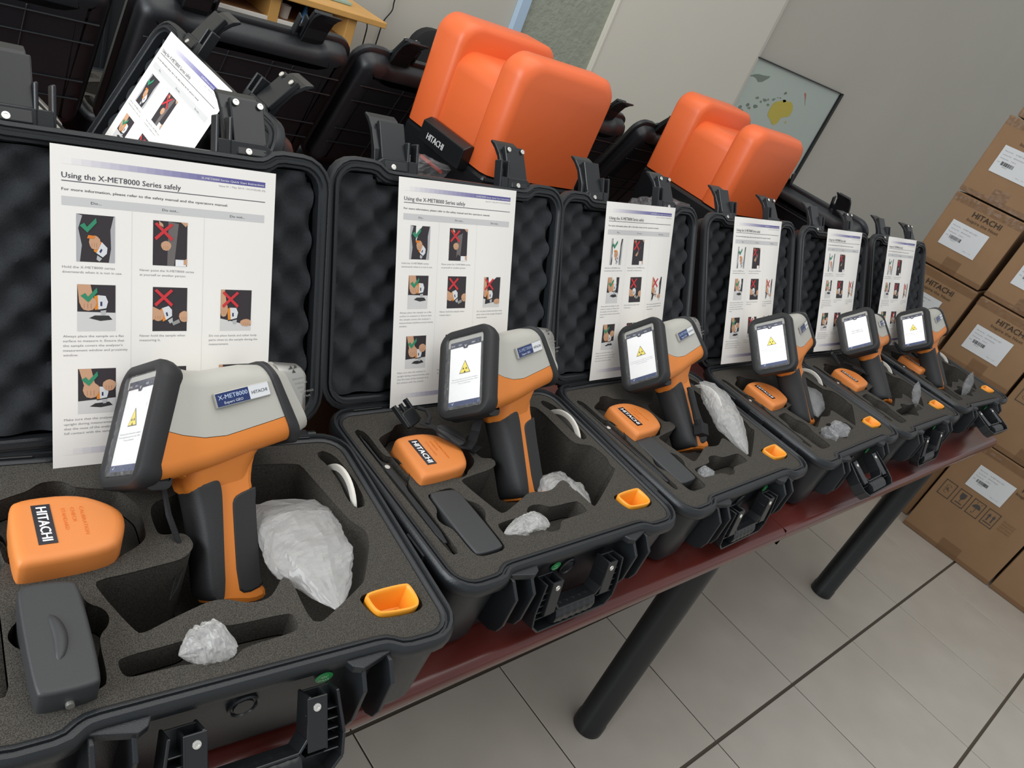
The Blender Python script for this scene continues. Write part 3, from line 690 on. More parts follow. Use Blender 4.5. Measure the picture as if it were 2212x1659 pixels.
for i, gp in enumerate(GUNS):
    M = gun_matrix(i)
    g = make_gun(M, 'orange and grey handheld analyser standing in the case %s%s' % (POSN[i], ', screen without triangle' if i == 4 else ''), *SCREENS[i])
    if i == 0:
        cr = MB(); cr.tube([(.012, -.015, .05), (.017, -.015, .0453), (.0206, -.015, .0219), (.0281, -.015, -.0004), (.0342, -.015, -.018), (.0358, -.015, -.0198)], [.0025, .0025, .003, .0032, .002, .001], 6)
        cr.tube([(.0358, -.015, -.0198), (.030, -.014, -.032), (.0250, -.015, -.045), (.0205, -.015, -.0601)], .0007, 5)
        cr.tube([(.0358, -.015, -.0198), (.033, -.016, -.036), (.0270, -.017, -.049), (.0205, -.015, -.0601)], .0007, 5)
        put('wrist_cord', cr.mesh('wrist_cord', STRAPM, smooth=True), g)
# gun in the sideways case
M = (Matrix.Translation((.205, .250, .905)) @ Matrix.Rotation(pi/2, 4, 'Z') @ Matrix.Rotation(.75, 4, 'X') @ Matrix.Diagonal((.94, .94, .94, 1)))
make_gun(M, 'handheld analyser in the sideways case, mostly hidden behind the nearest lid', 'tri', 1)

# ------------------------------------------------------------------ neck straps with buckles
def neck_strap(i, lab, dx=0):
    M = Matrix.Translation(C(i, dx, 0)) @ Matrix.Rotation(cyaw(i), 4, 'Z')
    t = thing('neck_strap', lab, 'strap', 'black neck straps', mtx=M)
    def ribbon(pts, wdt, name, th=.0015):
        mb = MB(); rings = []
        pts = [Vector(p) for p in pts]
        for k, p in enumerate(pts):
            d = (pts[min(k+1, len(pts)-1)]-pts[max(k-1, 0)]).normalized(); sd = d.cross(Vector((0, .35, 1))).normalized()*wdt/2; up = sd.cross(d).normalized()*th/2
            rings.append([tuple(p+sd+up), tuple(p-sd+up), tuple(p-sd-up), tuple(p+sd-up)])
        mb.loft(rings); put(name, mb.mesh(name, STRAPM, bevel=0), t)
    ribbon([(.090, .232, .020), (.100, .215, .024), (.112, .195, .021), (.124, .182, .016), (.134, .180, .014), (.146, .188, .016), (.158, .200, .022), (.165, .210, .040), (.166, .215, .055)], .012, 'webbing')
    ribbon([(.150, .185, .0), (.163, .190, .004), (.170, .196, -.004), (.172, .200, -.02)], .012, 'webbing')
    bk = MB(); bk.loft([[(x, y, z) for x, y in rr(-.016-d, .016+d, -.011-d, .011+d, .004, 3)] for z, d in ((-.004, -.001), (-.002, 0), (.002, 0), (.004, -.001))])
    bk.box(-.019, -.014, -.009, .024, -.003, .003).box(.014, .019, -.009, .024, -.003, .003).box(-.003, .003, .008, .022, -.002, .002)
    put('buckle', bk.mesh('buckle', BLKS, bevel=.0008), t, (.082, .245, .018), (.5, .1, .5))
    pd = MB(); pd.loft([[(x, y, z) for x, y in rr(-.020-d, .020+d, -.012-d, .012+d, .0105, 5)] for z, d in ((-.002, -.002), (-.001, 0), (.001, 0), (.0022, -.002))])
    put('rubber_pad', pd.mesh('rubber_pad', RUB, smooth=True), t, (.116, .200, .021), (.1, .1, -.85))
    lp_ = MB(); lp_.tube([(0, 0, 0), (.012, .006, .003), (.018, .018, .004), (.012, .028, .003)], .0028, 8); put('strap_end', lp_.mesh('strap_end', STRAPM, smooth=True), t, (.095, .225, .022), (0, 0, .3))
neck_strap(1, 'black neck strap with buckle lying over the orange cap of the second case')
neck_strap(4, 'black neck strap lying behind the orange cap of the fifth case', .02)
neck_strap(5, 'black neck strap lying over the orange cap of the farthest case', -.005)
hs = MB(); hs.tube([(0, 0, .0), (.006, -.004, -.03), (.012, -.006, -.06), (.024, -.004, -.075)], [.004, .006, .008, .009], 8)
hs.box(.012, .034, -.014, .004, -.088, -.066)
M = gun_matrix(2)
o = put('strap_clip', hs.mesh('strap_clip', STRAPM, bevel=.001), None, mtx=M @ Matrix.Translation((.078, -.030, .040)) @ Matrix.Rotation(.3, 4, 'Y')); tag(o, 'black webbing strap with clip hanging over the third analyser handle', 'strap')

# ------------------------------------------------------------------ instruction sheets
INK = (92, 92, 100); GREY = (196, 195, 193)
SKIN = (206, 160, 126); DRK = (52, 46, 50)
def picture(k):
    """list of (polygon in 0..1 coords, colour); polygons layered"""
    L = []
    A = lambda c, *p: L.append((p, c))
    rot = lambda pts, a, cx, cy, s_: [(cx+s_*(x*cos(a)-y*sin(a)), cy+s_*(x*sin(a)+y*cos(a))) for x, y in pts]
    gunp = [(-.5, .1), (.2, .35), (.5, .1), (.5, -.2), (-.1, -.3), (-.5, -.35)]
    def gun(a, cx, cy, s_):
        A((232, 140, 40), *rot([(-.55, .35), (-.3, .42), (-.25, -.4), (-.5, -.42)], a, cx, cy, s_))
        A((222, 224, 226), *rot([(-.3, .42), (.25, .38), (.42, .05), (.3, -.32), (-.25, -.40)], a, cx, cy, s_))
        A((50, 56, 90), *rot([(-.12, .05), (.02, .05), (.02, -.2), (-.12, -.2)], a, cx, cy, s_))
        A((40, 40, 44), *rot([(-.52, -.42), (.34, -.34), (.34, -.40), (-.50, -.49)], a, cx, cy, s_))
        A((185, 185, 186), *rot([(-.12, -.47), (.30, -.42), (.24, -.70), (-.02, -.72)], a, cx, cy, s_))
    def hand(cx, cy, w_, h_, arm=None):
        if arm: A(SKIN, *arm)
        A(SKIN, *[(cx+w_*cos(t_)*(1+.1*sin(5*t_)), cy+h_*sin(t_)) for t_ in [2*pi*i/12 for i in range(12)]])
        for f in range(3): A((176, 124, 96), (cx-w_*.5+f*w_*.4, cy-h_*.7), (cx-w_*.44+f*w_*.4, cy-h_*.7), (cx-w_*.44+f*w_*.4, cy-h_*.05), (cx-w_*.5+f*w_*.4, cy-h_*.05))
    A(DRK, (0, 0), (1, 0), (1, 1), (0, 1))
    if k == 0:
        A((178, 178, 180), (0, 0), (.09, 0), (.14, .35), (.05, .7), (.15, .97), (0, 1)); A((178, 178, 180), (.84, 0), (1, 0), (1, 1), (.96, .98), (.88, .7), (.90, .3)); gun(-.6, .66, .26, .34); hand(.47, .42, .15, .15); A((228, 130, 40), (.27, .5), (.45, .5), (.48, .56), (.3, .57))
    elif k == 1:
        A((110, 104, 102), (.42, 0), (.62, 0), (.74, .96), (.44, 1)); hand(.38, .45, .15, .11); A(SKIN, (.16, 1), (.28, .93), (.30, .86), (.18, .9)); A((240, 240, 240), (.66, 0), (.98, 0), (.94, .15), (.66, .15)); A(SKIN, (.9, .04), (1, .03), (1, .18), (.9, .14)); A(SKIN, (.80, 1), (.95, .9), (1, .96), (1, 1))
    elif k == 2:
        A((216, 214, 212), (0, 0), (1, 0), (1, .40), (0, .42)); A((50, 50, 50), (.3, .28), (.45, .34), (.82, .34), (.92, .25), (.6, .22)); gun(0, .64, .62, .38); hand(.28, .60, .22, .16, ((0, 1), (.34, 1), (.42, .7), (.05, .6)))
    elif k == 3:
        gun(.35, .42, .42, .36); hand(.16, .36, .16, .13, ((0, .25), (.1, .3), (.3, .45), (0, .56))); hand(.92, .34, .16, .13); A((150, 150, 148), (.55, .2), (.76, .28), (.80, .2), (.6, .13))
    elif k == 4:
        A((216, 214, 212), (0, 0), (1, 0), (1, .12), (0, .30)); gun(.05, .42, .42, .36); hand(.10, .52, .13, .18, ((0, .6), (.2, .6), (.12, 1), (0, 1))); hand(.84, .20, .20, .09)
    elif k == 5:
        A((216, 214, 212), (0, 0), (1, 0), (1, .33), (0, .28)); A((50, 50, 50), (.3, .15), (.45, .22), (.82, .24), (.92, .16), (.6, .12)); gun(0, .66, .45, .34); hand(.34, .52, .22, .18, ((.02, 1), (.34, 1), (.46, .6), (.18, .55))); hand(.82, .62, .18, .13)
    else:
        A((216, 214, 212), (0, 0), (1, 0), (1, .2), (0, .2)); gun(-.2, .5, .42, .36); hand(.25, .48, .18, .16); hand(.8, .4, .16, .12)
    if k in (0, 2, 5): A((52, 140, 104), (.08, .76), (.20, .82), (.27, .74), (.50, .94), (.52, .84), (.28, .62))
    else:
        for sg in (1, -1): A((208, 52, 58), *[(.31+sg*x, .76+y) for x, y in ((-.27, .16), (-.20, .20), (.27, -.14), (.22, -.20))])
    return L
def clipq(p): return [(min(1, max(0, x)), min(1, max(0, y))) for x, y in p]
CAPT = [(8.8, 107.8, ['Hold the X-MET8000 series', 'downwards when it is not in use.'], (44, 50.5)), (75, 107.8, ['Never point the X-MET8000 series', 'at yourself or another person.'], (51.5, 43.5)),
        (9.1, 171.8, ['Always place the sample on a flat', 'surface to measure it. Ensure that', "the sample covers the analyser's", 'measurement window and proximity', 'window.'], (52, 52.5, 51, 55.5, 12.5)),
        (75.5, 171.8, ['Never hold the sample when', 'measuring it.'], (43.5, 19.5)), (143.2, 172.5, ['Do not place hands and other body', 'parts close to the sample during the', 'measurement.'], (52, 53, 21)),
        (9.5, 251.6, ['Make sure that the analyser is', 'upright during measurements, and', 'that the nose of the analyser is in', 'full contact with the sample.'], (46, 52, 51, 44)),
        (75.5, 251.6, ['Do not use the analyser', 'at an open container.'], (38, 34))]
PICS = [(0, 20.4, 58.6, 32.4, 43), (1, 86.8, 58.7, 32.5, 43), (2, 21, 122.4, 32.6, 43.6), (3, 87.3, 122.8, 33, 43.6), (4, 154.6, 123.4, 33.2, 43), (5, 21.4, 202, 32.8, 43.4), (6, 87.6, 202.4, 33, 43.4), (4, 154.6, 202.5, 33.2, 43)]
def subdivide_rect(mb, x0, x1, y0, y1, z, col, nx=1, ny=1):
    for a in range(nx):
        for b in range(ny):
            xa, xb = x0+(x1-x0)*a/nx, x0+(x1-x0)*(a+1)/nx; ya, yb = y0+(y1-y0)*b/ny, y0+(y1-y0)*(b+1)/ny
            c = col(a/nx) if callable(col) else col
            mb.add([(xa, ya, z), (xb, ya, z), (xb, yb, z), (xa, yb, z)], [(3, 2, 1, 0)], c)
def bar_col(t_):
    a, b = (245, 241, 236), (92, 88, 150); k = min(1, max(0, t_*1.25)); return tuple(a[i]+(b[i]-a[i])*k for i in range(3))
PMM = []
def sheet_parts():
    Mt = lambda z: Matrix(((1, 0, 0, 0), (0, -1, 0, 0), (0, 0, 1, z), (0, 0, 0, 1)))
    sh = MB(); subdivide_rect(sh, 0, 210, 0, 297, 0, None, 14, 18)
    bds = [MB() for _ in range(6)]
    subdivide_rect(bds[0], 9, 198.5, 10.5, 16, .10, bar_col, 24); subdivide_rect(bds[1], 9, 198.5, 279, 285, .10, bar_col, 24)
    subdivide_rect(bds[2], 8.7, 199, 30.2, 31.0, .10, (86, 86, 96), 14); subdivide_rect(bds[3], 8.7, 198.7, 44.1, 52, .10, (208, 207, 206), 14)
    for k_, x in enumerate((67.5, 135.5)): subdivide_rect(bds[4+k_], x, x+.3, 52, 262, .10, (222, 221, 220), 1, 12)
    txs = []
    def T_(s_, x, y, wd, h, col, bold=0, al='l', z=.14, new=True):
        if new: txs.append(MB())
        text_fit(txs[-1], s_, x, -y, wd, h, col, Mt(z), bold, al)
    T_('Using the X-MET8000 Series safely', 8.8, 28, 103.5, 4.9, INK, .012); T_('For more information, please refer to the safety manual and the operators manual.', 8.8, 39, 150.5, 2.35, (96, 96, 98), .012)
    T_('X-MET8000 Series Quick Start Instructions', 197.3, 14.6, 65.5, 2.1, (240, 240, 246), .018, 'r', .2); T_('Issue 01 / May 2014 / 54-5103240 (FI)', 198.8, 20, 49, 1.8, (160, 160, 162), 0, 'r')
    T_('Do...', 32.5, 49.4, 8.8, 2.3, (110, 110, 112), .012, 'l', .18); T_('Do not...', 95, 49.4, 16, 2.3, (110, 110, 112), .012, 'l', .18); T_('Do not...', 161.7, 49.4, 16, 2.3, (110, 110, 112), .012, 'l', .18)
    for x, y, lines, wd in CAPT:
        for k, l in enumerate(lines): T_(l, x, y+4.45*k, wd[k], 2.15, (142, 142, 144), new=k == 0)
    pcs = []
    for k, x, y, w_, h_ in PICS:
        pm_ = MB()
        for li, (pl, col) in enumerate(picture(k)):
            pl = clipq(pl); pm_.add([(x+a*w_, y+(1-b)*h_, .12+.03*li) for a, b in pl], [tuple(range(len(pl)))], col)
        pcs.append(pm_)
    return sh, bds, txs, pcs
SHP = sheet_parts()
def make_sheet(o0, U, V, lab, amp, wave, group='instruction sheets on the open lids'):
    U = Vector(U).normalized(); V = Vector(V).normalized(); N = V.cross(U).normalized()   # towards the reader
    Mx = Matrix((U, V, N)).transposed().to_4x4(); Mx.translation = Vector(o0)
    t = thing('instruction_sheet', lab, 'paper', group, mtx=Mx)
    def dfm(v):
        x, y, z = v; a = x/210; b = y/297
        h = amp*sin(pi*a)*(.4+.6*b)+wave*sin(2*pi*(a*1.3+b*.5))*(1-b*.5)+amp*.5*(1-cos(pi*b))*a*.5
        return (x*.001, y*.001, (z+h)*.001)
    def go(mb, name, m, par, lab_=None):
        q = MB(); q.v = [dfm(v) for v in mb.v]; q.f = mb.f; q.c = mb.c; q.m = mb.m
        o_ = put(name, q.mesh(name, m, fix=False), par)
        if lab_: o_['label'] = lab_
        return o_
    sh, bd, tx, pcs = SHP
    s_ = go(sh, 'paper', PAPER, t)
    for b_ in bd: go(b_, 'printed_band', PRINT, t)
    for b_ in tx: go(b_, 'printed_text', PRINT, t)
    for k, p_ in enumerate(pcs): go(p_, 'printed_picture', PRINT, t)
    return t
SHEETS = [(.2229, -.0212, 1.1381, -.0292, .4295), (.6157, .012, 1.139, .0324, .4466), (1.0242, .0151, 1.1448, .0739, .4233), (1.434, .0261, 1.1475, .0527, .4706), (1.8761, .0371, 1.1487, .0292, .4732), (2.230, .030, 1.1551, .0100, .46)]
for i, (x, y, z, a, t_) in enumerate(SHEETS):
    U = (cos(a), sin(a), 0); V = (sin(a)*sin(t_), -cos(a)*sin(t_), -cos(t_))
    make_sheet((x, y, z), U, V, 'white printed safety sheet propped on the lid of the case %s' % POSN[i], (2, 4, 6, 8, 6, 6)[i], (.3, .8, 2, 2, 2, 2)[i])
make_sheet((.4559, .3669, 1.1591), (0, -1, 0), (-.3798, 0, -.92507), 'white printed safety sheet on the lid of the sideways case, partly hidden', 3, .5)

# ------------------------------------------------------------------ benchtop test stands with orange hoods
def hood_mesh():
    # profile in (y, z): y increases away from viewer; extruded in x with rounded edges
    def slab(y0, y1, z0, z1, x0, x1, r):
        mb = MB(); rings = []
        for y, d in ((y0, -r), (y0+r*.3, -r*.35), (y0+r, 0), (y1-r, 0), (y1-r*.3, -r*.35), (y1, -r)):
            pts = []
            R_ = .040
            xa, xb, zt = x0-d, x1+d, z1+d
            pts += [(xa, z0), (xb, z0)]
            for k in range(7): th = radians(15*k); pts.append((xb-R_+R_*cos(th), zt-R_+R_*sin(th)))
            for k in range(7): th = radians(90+15*k); pts.append((xa+R_+R_*cos(th), zt-R_+R_*sin(th)))
            rings.append([(px, y, pz) for px, pz in pts])
        mb.loft(rings); return mb
    return slab
slab = hood_mesh()
def comb(*mbs):
    m = MB()
    for b in mbs: m.add(b.v, b.f)
    return m
HREAR = slab(.190, .282, 0, .222, 0, .262, .013); HFRONT = slab(0, .074, 0, .222, .002, .262, .019); HMID = slab(.05, .215, 0, .174, .009, .250, .010)
HOODM = comb(HREAR, HFRONT, HMID).mesh('hood', HOOD, smooth=True)
BSM = MB().box(.0, .262, .0, .282, -.301, -.002).mesh('base_housing', BLKS, bevel=.008)
HDL = MB(); HDL.loft([[(x, y, z) for x, z in ((-.022, -.018), (-.020, .022), (-.006, .030), (.004, .030), (.004, -.018))] for y in (.055, .198)]); HDLM = HDL.mesh('front_latch', BLKS, bevel=.002)
ht = MB(); text_fit(ht, 'HITACHI', 0, 0, .058, .012, (240, 240, 240), frame((-.0228, .170, -.006), (0, -1, 0), (.05, 0, 1)), bold=.03); HTX = ht.mesh('latch_logo', LABELP)
rs = MB(); rs.box(-.003, .002, .115, .195, -.052, -.045); RS = rs.mesh('red_indicator_strip', mat('red_orange_strip', (214, 74, 44), .4), bevel=.001)
xr = MB(); Mx_ = frame((.0055, .030, .012), (0, -.3, 1), (0, -1, -.3))
for k in range(3):
    a = radians(90+120*k); cx, cy = .004*cos(a), .004*sin(a); xr.add([(cx+.0028*cos(a+radians(q_)), cy+.0028*sin(a+radians(q_)), 0) for q_ in (180, 60, -60)], [(0, 1, 2)], (40, 30, 26), M=Mx_)
text_fit(xr, 'X-RAYS', .010, -.003, .03, .006, (40, 30, 26), Mx_); XRM = xr.mesh('warning_print', LABELP)
for k, (x, y, z, lab) in enumerate(((1.022, .300, 1.052, 'large orange hooded test stand with black base behind the second lid'), (1.842, .300, 1.052, 'smaller-looking orange hooded test stand farther back, before the wall map'))):
    t = thing('test_stand', lab, 'test stand', 'orange hooded test stands', (x, y, z))
    h = put('hood', HOODM, t); put('warning_print', XRM, h); b = put('base_housing', BSM, t); 
    if k == 0: l = put('front_latch', HDLM, t, (0, 0, .002)); put('latch_logo', HTX, l)
    put('red_indicator_strip', RS, b)
    bg = put('plastic_bag', bag_mesh('plastic_bag', .24, .035, .03, 21+k, BAGT, .4), None, (x-.065, .47, .955), (.9, .1, .2)); tag(bg, 'crumpled clear wrapping hanging left of the %s orange test stand' % ('nearer' if k == 0 else 'farther'), 'plastic bag')

# ------------------------------------------------------------------ cardboard boxes
ang = math.atan2(-.996, .09)
FM = frame((3.553, -.254, 0), (.09/1.00006, -.996, 0), (0, 0, 1))   # x along the face to the right, y up, z out of the face towards -x
if FM.to_3x3().col[2].x > 0: FM = FM @ Matrix.Diagonal((1, 1, -1, 1))
kboxes = {}
def carton(d0, d1, z0, z1, lab, jut=0, big=False, show=True):
    w_, h_, dep = d1-d0, z1-z0, .40
    t = thing('cardboard_box', lab, 'box', 'stacked brown shipping cartons', mtx=FM @ Matrix.Translation((d0, z0, jut)))
    mb = MB(); mb.box(.002, w_-.002, .001, h_-.0015, -dep, 0); put('carton', mb.mesh('carton', KRAFT, bevel=.004, seg=2), t)
    if not show: return t
    def wrinkled(x0, x1, y0, y1, seed, amp=.0012):
        m = MB(); nx = max(3, int((x1-x0)/.008)); ny = max(3, int((y1-y0)/.008))
        for j in range(ny+1):
            for i in range(nx+1):
                x = x0+(x1-x0)*i/nx; y = y0+(y1-y0)*j/ny; m.v.append((x, y, .0012+amp*abs(noise.noise(Vector((x*55, y*55, seed))))))
        for j in range(ny):
            for i in range(nx): a = j*(nx+1)+i; m.f.append((a, a+1, a+nx+2, a+nx+1)); m.c.append(None); m.m.append(0)
        return m.mesh('packing_tape', TAPE, fix=False)
    put('packing_tape', wrinkled(.001, w_-.001, h_-.035, h_-.004, d0*9+z0, 0.0022 if not big else .005), t); put('packing_tape', wrinkled(.001, w_-.001, .003, .022, d0*5+z1), t)
    put('packing_tape', wrinkled(w_*.40, w_*.62, .003, .060, z1*3), t)
    lw, lh = (.150, .104)
    lx, ly = (.049+.004, h_-.204) if not big else (.087, .303)
    lb = MB(); lb.add([(lx, ly, .0024), (lx+lw, ly, .0024), (lx+lw, ly+lh, .0024), (lx, ly+lh, .0024)], [(0, 1, 2, 3)], (214, 216, 218))
    Z = Matrix.Translation((0, 0, .0027))
    for k, (a, b) in enumerate((('Material No.', 'X-MET 8000 SET'), ('Customer Ref.', '4500093256'), ('Packing No.', '1/001'))):
        text_fit(lb, a, lx+.010, ly+lh-.020-.014*k, .034, .0042, (120, 120, 122), Z, 0, 'l', 1); text_fit(lb, b, lx+.052, ly+lh-.020-.014*k, (.058, .040, .018)[k], .005, (120, 120, 122), Z, 0, 'l', 1)
    text_fit(lb, 'S/N', lx+.008, ly+.040, .010, .004, (120, 120, 122), Z)
    for k in range(22):
        bw = random.choice((.0009, .0014, .002)); x = lx+.024+.0022*k; lb.add([(x, ly+.034, .0027), (x+bw, ly+.034, .0027), (x+bw, ly+.048, .0027), (x, ly+.048, .0027)], [(0, 1, 2, 3)], (84, 84, 86))
    text_fit(lb, '8000256', lx+.034, ly+.028, .02, .0036, (130, 130, 132), Z); text_fit(lb, 'Rev. 1.0', lx+.100, ly+.012, .03, .0034, (140, 140, 142), Z)
    put('shipping_label', lb.mesh('shipping_label', PRINT, fix=False), t)
    pt = MB(); ink = (72, 58, 44)
    if not big:
        hx = lx+.050; text_fit(pt, 'HITACHI', hx, h_-.064, .116, .021, ink, Z, .02); text_fit(pt, 'Inspire the Next', hx-.008, h_-.084, .128, .011, (104, 80, 56), Z, .015)
    else:
        hx = lx+lw+.02; text_fit(pt, 'HITACHI', hx, h_-.082, .125, .022, ink, Z, .02); text_fit(pt, 'Inspire the Next', hx-.010, h_-.104, .14, .012, (90, 70, 50), Z, .015)
        p0 = pt
        for k in range(4):
            pt = MB(); x0 = .026+.0625*k; y0 = .205; x1 = x0+.050; y1 = y0+.074; b_ = .0028
            for r_ in ((x0, x1, y0, y0+b_), (x0, x1, y1-b_, y1), (x0, x0+b_, y0, y1), (x1-b_, x1, y0, y1)): pt.add([(r_[0], r_[2], .0016), (r_[1], r_[2], .0016), (r_[1], r_[3], .0016), (r_[0], r_[3], .0016)], [(0, 1, 2, 3)], (66, 60, 54))
            cx = (x0+x1)/2; F_ = lambda *p: pt.add([(cx+a*.001, y0+b*.001, .0016) for a, b in p], [tuple(range(len(p)))], (70, 68, 66))
            if k == 0:
                for cy in (26, 50):
                    rg_ = [(10*cos(2*pi*i/16), cy+8*sin(2*pi*i/16)) for i in range(16)]
                    for i in range(13): a_, b_2 = rg_[i], rg_[i+1]; F_(a_, b_2, (b_2[0]*.86, cy+(b_2[1]-cy)*.86), (a_[0]*.86, cy+(a_[1]-cy)*.86))
                F_((-1, 34), (1, 34), (1, 46), (-1, 46)); F_((-12, 38), (10, 34), (10, 36), (-12, 40))
            elif k == 1: F_((-11, 62), (-11, 46), (-6, 36), (0, 33), (6, 36), (11, 46), (11, 62)); F_((-1, 20), (1, 20), (1, 34), (-1, 34)); F_((-14, 12), (14, 12), (14, 16), (-14, 16))
            elif k == 2: F_((-17, 38), (17, 38), (14, 48), (7, 55), (0, 57), (-7, 55), (-14, 48)); F_((-1, 18), (1, 18), (1, 40), (-1, 40)); F_((-8, 18), (-6, 18), (-3, 14), (0, 17), (1, 19), (-3, 12), (-7, 13)); F_((-10, 60), (-8, 60), (-5, 67), (-7, 67)); F_((8, 60), (10, 60), (13, 66), (11, 66))
            else:
                for dx in (-9, 9): F_((dx-2.5, 22), (dx+2.5, 22), (dx+2.5, 44), (dx+7, 44), (dx, 58), (dx-7, 44), (dx-2.5, 44))
                F_((-17, 12), (17, 12), (17, 16), (-17, 16))
            put('handling_symbol', pt.mesh('handling_symbol', PRINT, fix=False), t)
        pt = MB()
        for k, tx in enumerate(('FRAGILE', 'SENSITIVE', 'ELECTRONIC', 'EQUIPMENT')): text_fit(pt, tx, .280, .262-.013*k, .05, .007, (120, 92, 62), Z)
        put('warning_print', pt.mesh('warning_print', PRINT, fix=False), t); pt = p0
    put('carton_print', pt.mesh('carton_print', PRINT, fix=False), t)
    return t
c1 = 'in the leftmost carton stack beyond the table end'
carton(-.590, -.305, 1.587, 1.87, 'brown shipping carton at the top, cut off by the right picture edge', .0)
carton(-.613, -.327, 1.276, 1.585, 'brown shipping carton, highest fully seen in the leftmost stack', .0)
carton(-.613, -.325, .978, 1.272, 'brown shipping carton level with the lids of the far cases, white label whole', .0)
carton(-.610, -.318, .692, .974, 'brown shipping carton half hidden behind the farthest case lid', .0)
carton(-.610, -.318, .346, .690, 'brown shipping carton low in the leftmost stack behind the table', -.10, False, False)
carton(-.610, -.318, .000, .344, 'brown shipping carton at floor level of the leftmost stack behind the table', -.10, False, False)
carton(-.303, -.012, .975, 1.265, 'brown shipping carton in the second stack, upper one at the right edge', .0)
carton(-.303, -.012, .692, .972, 'brown shipping carton right above the farthest open case, label whole', .012)
carton(-.303, -.012, .346, .690, 'brown shipping carton low in the second stack behind the table end', -.10, False, False)
carton(-.303, -.012, .000, .344, 'brown shipping carton at floor level of the second stack behind the table leg', -.10, False, False)
carton(-.004, .386, 0, .488, 'large brown carton on the tiled floor with four handling symbols', .0, True)
carton(-.004, .386, .490, .975, 'large brown carton above the one with floor-level handling symbols', .0, True)
carton(.391, .785, 0, .488, 'large brown carton on the floor at the bottom right edge', .0, True)
o = thing('cardboard_box', 'small plain kraft box between the two nearest cases', 'box', None, (.50, -.045, .75))
put('carton', MB().box(0, .20, 0, .16, 0, .095).mesh('carton', KRAFT, bevel=.003), o)

# ------------------------------------------------------------------ map on the wall
t = thing('wall_map', 'framed world map with a yellow country hanging on the back wall', 'picture')
fr = MB(); x0, x1, z0, z1 = 3.40, 4.625, .55, 1.398
for a in ((x0, x1, z1-.006, z1), (x0, x1, z0, z0+.02), (x1-.012, x1+.012, z0, z1)): fr.box(a[0], a[1], 1.572, 1.599, a[2], a[3])
put('frame', fr.mesh('frame', BLKS), t); put('board', MB().box(x0, x1, 1.585, 1.599, z0, z1).mesh('board', mat('map_edge', (190, 196, 192), .5)), t)
mp = MB(); mp.add([(x0, 1.5845, z0+.01), (x1-.02, 1.5845, z0+.01), (x1-.02, 1.5845, z1-.012), (x0, 1.5845, z1-.012)], [(0, 1, 2, 3)], (192, 202, 194))
def isl(pts, c, y=1.5835):
    pts = chaikin(pts, 1); mp.add([(a, y, b) for a, b in pts], [tuple(range(len(pts)))], c)
isl([(3.994, 1.206), (4.01, 1.235), (4.05, 1.243), (4.09, 1.262), (4.13, 1.255), (4.162, 1.262), (4.20, 1.245), (4.223, 1.216), (4.215, 1.185), (4.17, 1.178), (4.141, 1.165), (4.141, 1.135), (4.10, 1.118), (4.053, 1.142), (4.0, 1.158)], (206, 188, 84))
isl([(4.238, 1.325), (4.262, 1.33), (4.30, 1.28), (4.322, 1.262), (4.31, 1.275), (4.27, 1.305)], (196, 120, 108))
isl([(4.20, 1.155), (4.225, 1.163), (4.22, 1.145)], (200, 180, 100))
for k in range(16):
    a = 3.70+.026*k; b = 1.15+.0085*k+random.uniform(-.03, .03); r = random.uniform(.008, .022)
    isl([(a+r*cos(q_)*random.uniform(.5, 1.5), b+.5*r*sin(q_)*random.uniform(.5, 1.4)) for q_ in [2*pi*i/7 for i in range(7)]], random.choice([(120, 134, 122), (128, 140, 130), (136, 142, 120)]))
isl([(3.66, 1.30), (3.72, 1.31), (3.78, 1.285), (3.86, 1.34), (3.80, 1.33), (3.72, 1.325)], (128, 140, 130)); 
put('map_sheet', mp.mesh('map_sheet', PRINT, fix=False), t)

# ------------------------------------------------------------------ wooden cabinet, cables, chair
t = thing('wooden_cabinet', 'honey-coloured wooden cabinet with open shelves behind the back row of cases', 'cabinet')
cb = MB(); cb.box(.84, 1.335, 1.21, 1.57, 1.092, 1.108); put('top_board', cb.mesh('top_board', BEECH, bevel=.002), t)
put('glass_top', MB().box(.86, 1.27, 1.30, 1.57, 1.109, 1.116).mesh('glass_top', GREENGL, bevel=.001), t)
for xx, nm_ in ((1.005, 'divider'), (1.225, 'side_panel'), (.85, 'side_panel')): put(nm_, MB().box(xx, xx+.028, 1.225, 1.56, .02, 1.092).mesh(nm_, BEECH, bevel=.002), t)
put('back_panel', MB().box(.878, 1.225, 1.545, 1.555, .02, 1.092).mesh('back_panel', BEECHD), t)
put('shelf_edge', MB().box(.878, 1.225, 1.226, 1.234, 1.026, 1.040).mesh('shelf_edge', WHITE, bevel=.001), t); put('shelf', MB().box(.878, 1.225, 1.235, 1.545, 1.026, 1.038).mesh('shelf', BEECHD, bevel=.001), t)
put('shelf', MB().box(.878, 1.225, 1.235, 1.545, .45, .465).mesh('shelf', BEECH, bevel=.001), t)
tcs = thing('trolley_case', 'tall upright black trolley case behind the two leftmost back-row lids', 'case', None, (.43, 1.135, 0))
tb2 = MB(); tb2.loft([[(x, y, z) for x, z in rr(0-d, .37+d, .03-d, 1.27+d, .04, 5)] for y, d in ((0, -.012), (.003, -.004), (.012, 0), (.055, 0), (.064, -.004), (.067, -.012))]); put('shell', tb2.mesh('shell', BLK, smooth=True), tcs)
for u in (.09, .185, .28): put('rib', MB().box(u-.004, u+.004, -.004, .004, .10, 1.20).mesh('rib', BLK, bevel=.0015), tcs)
for u in (.05, .32): put('wheel', MB().tube([(u-.012, .034, .026), (u+.012, .034, .026)], .026, 14).mesh('wheel', BLKS), tcs)
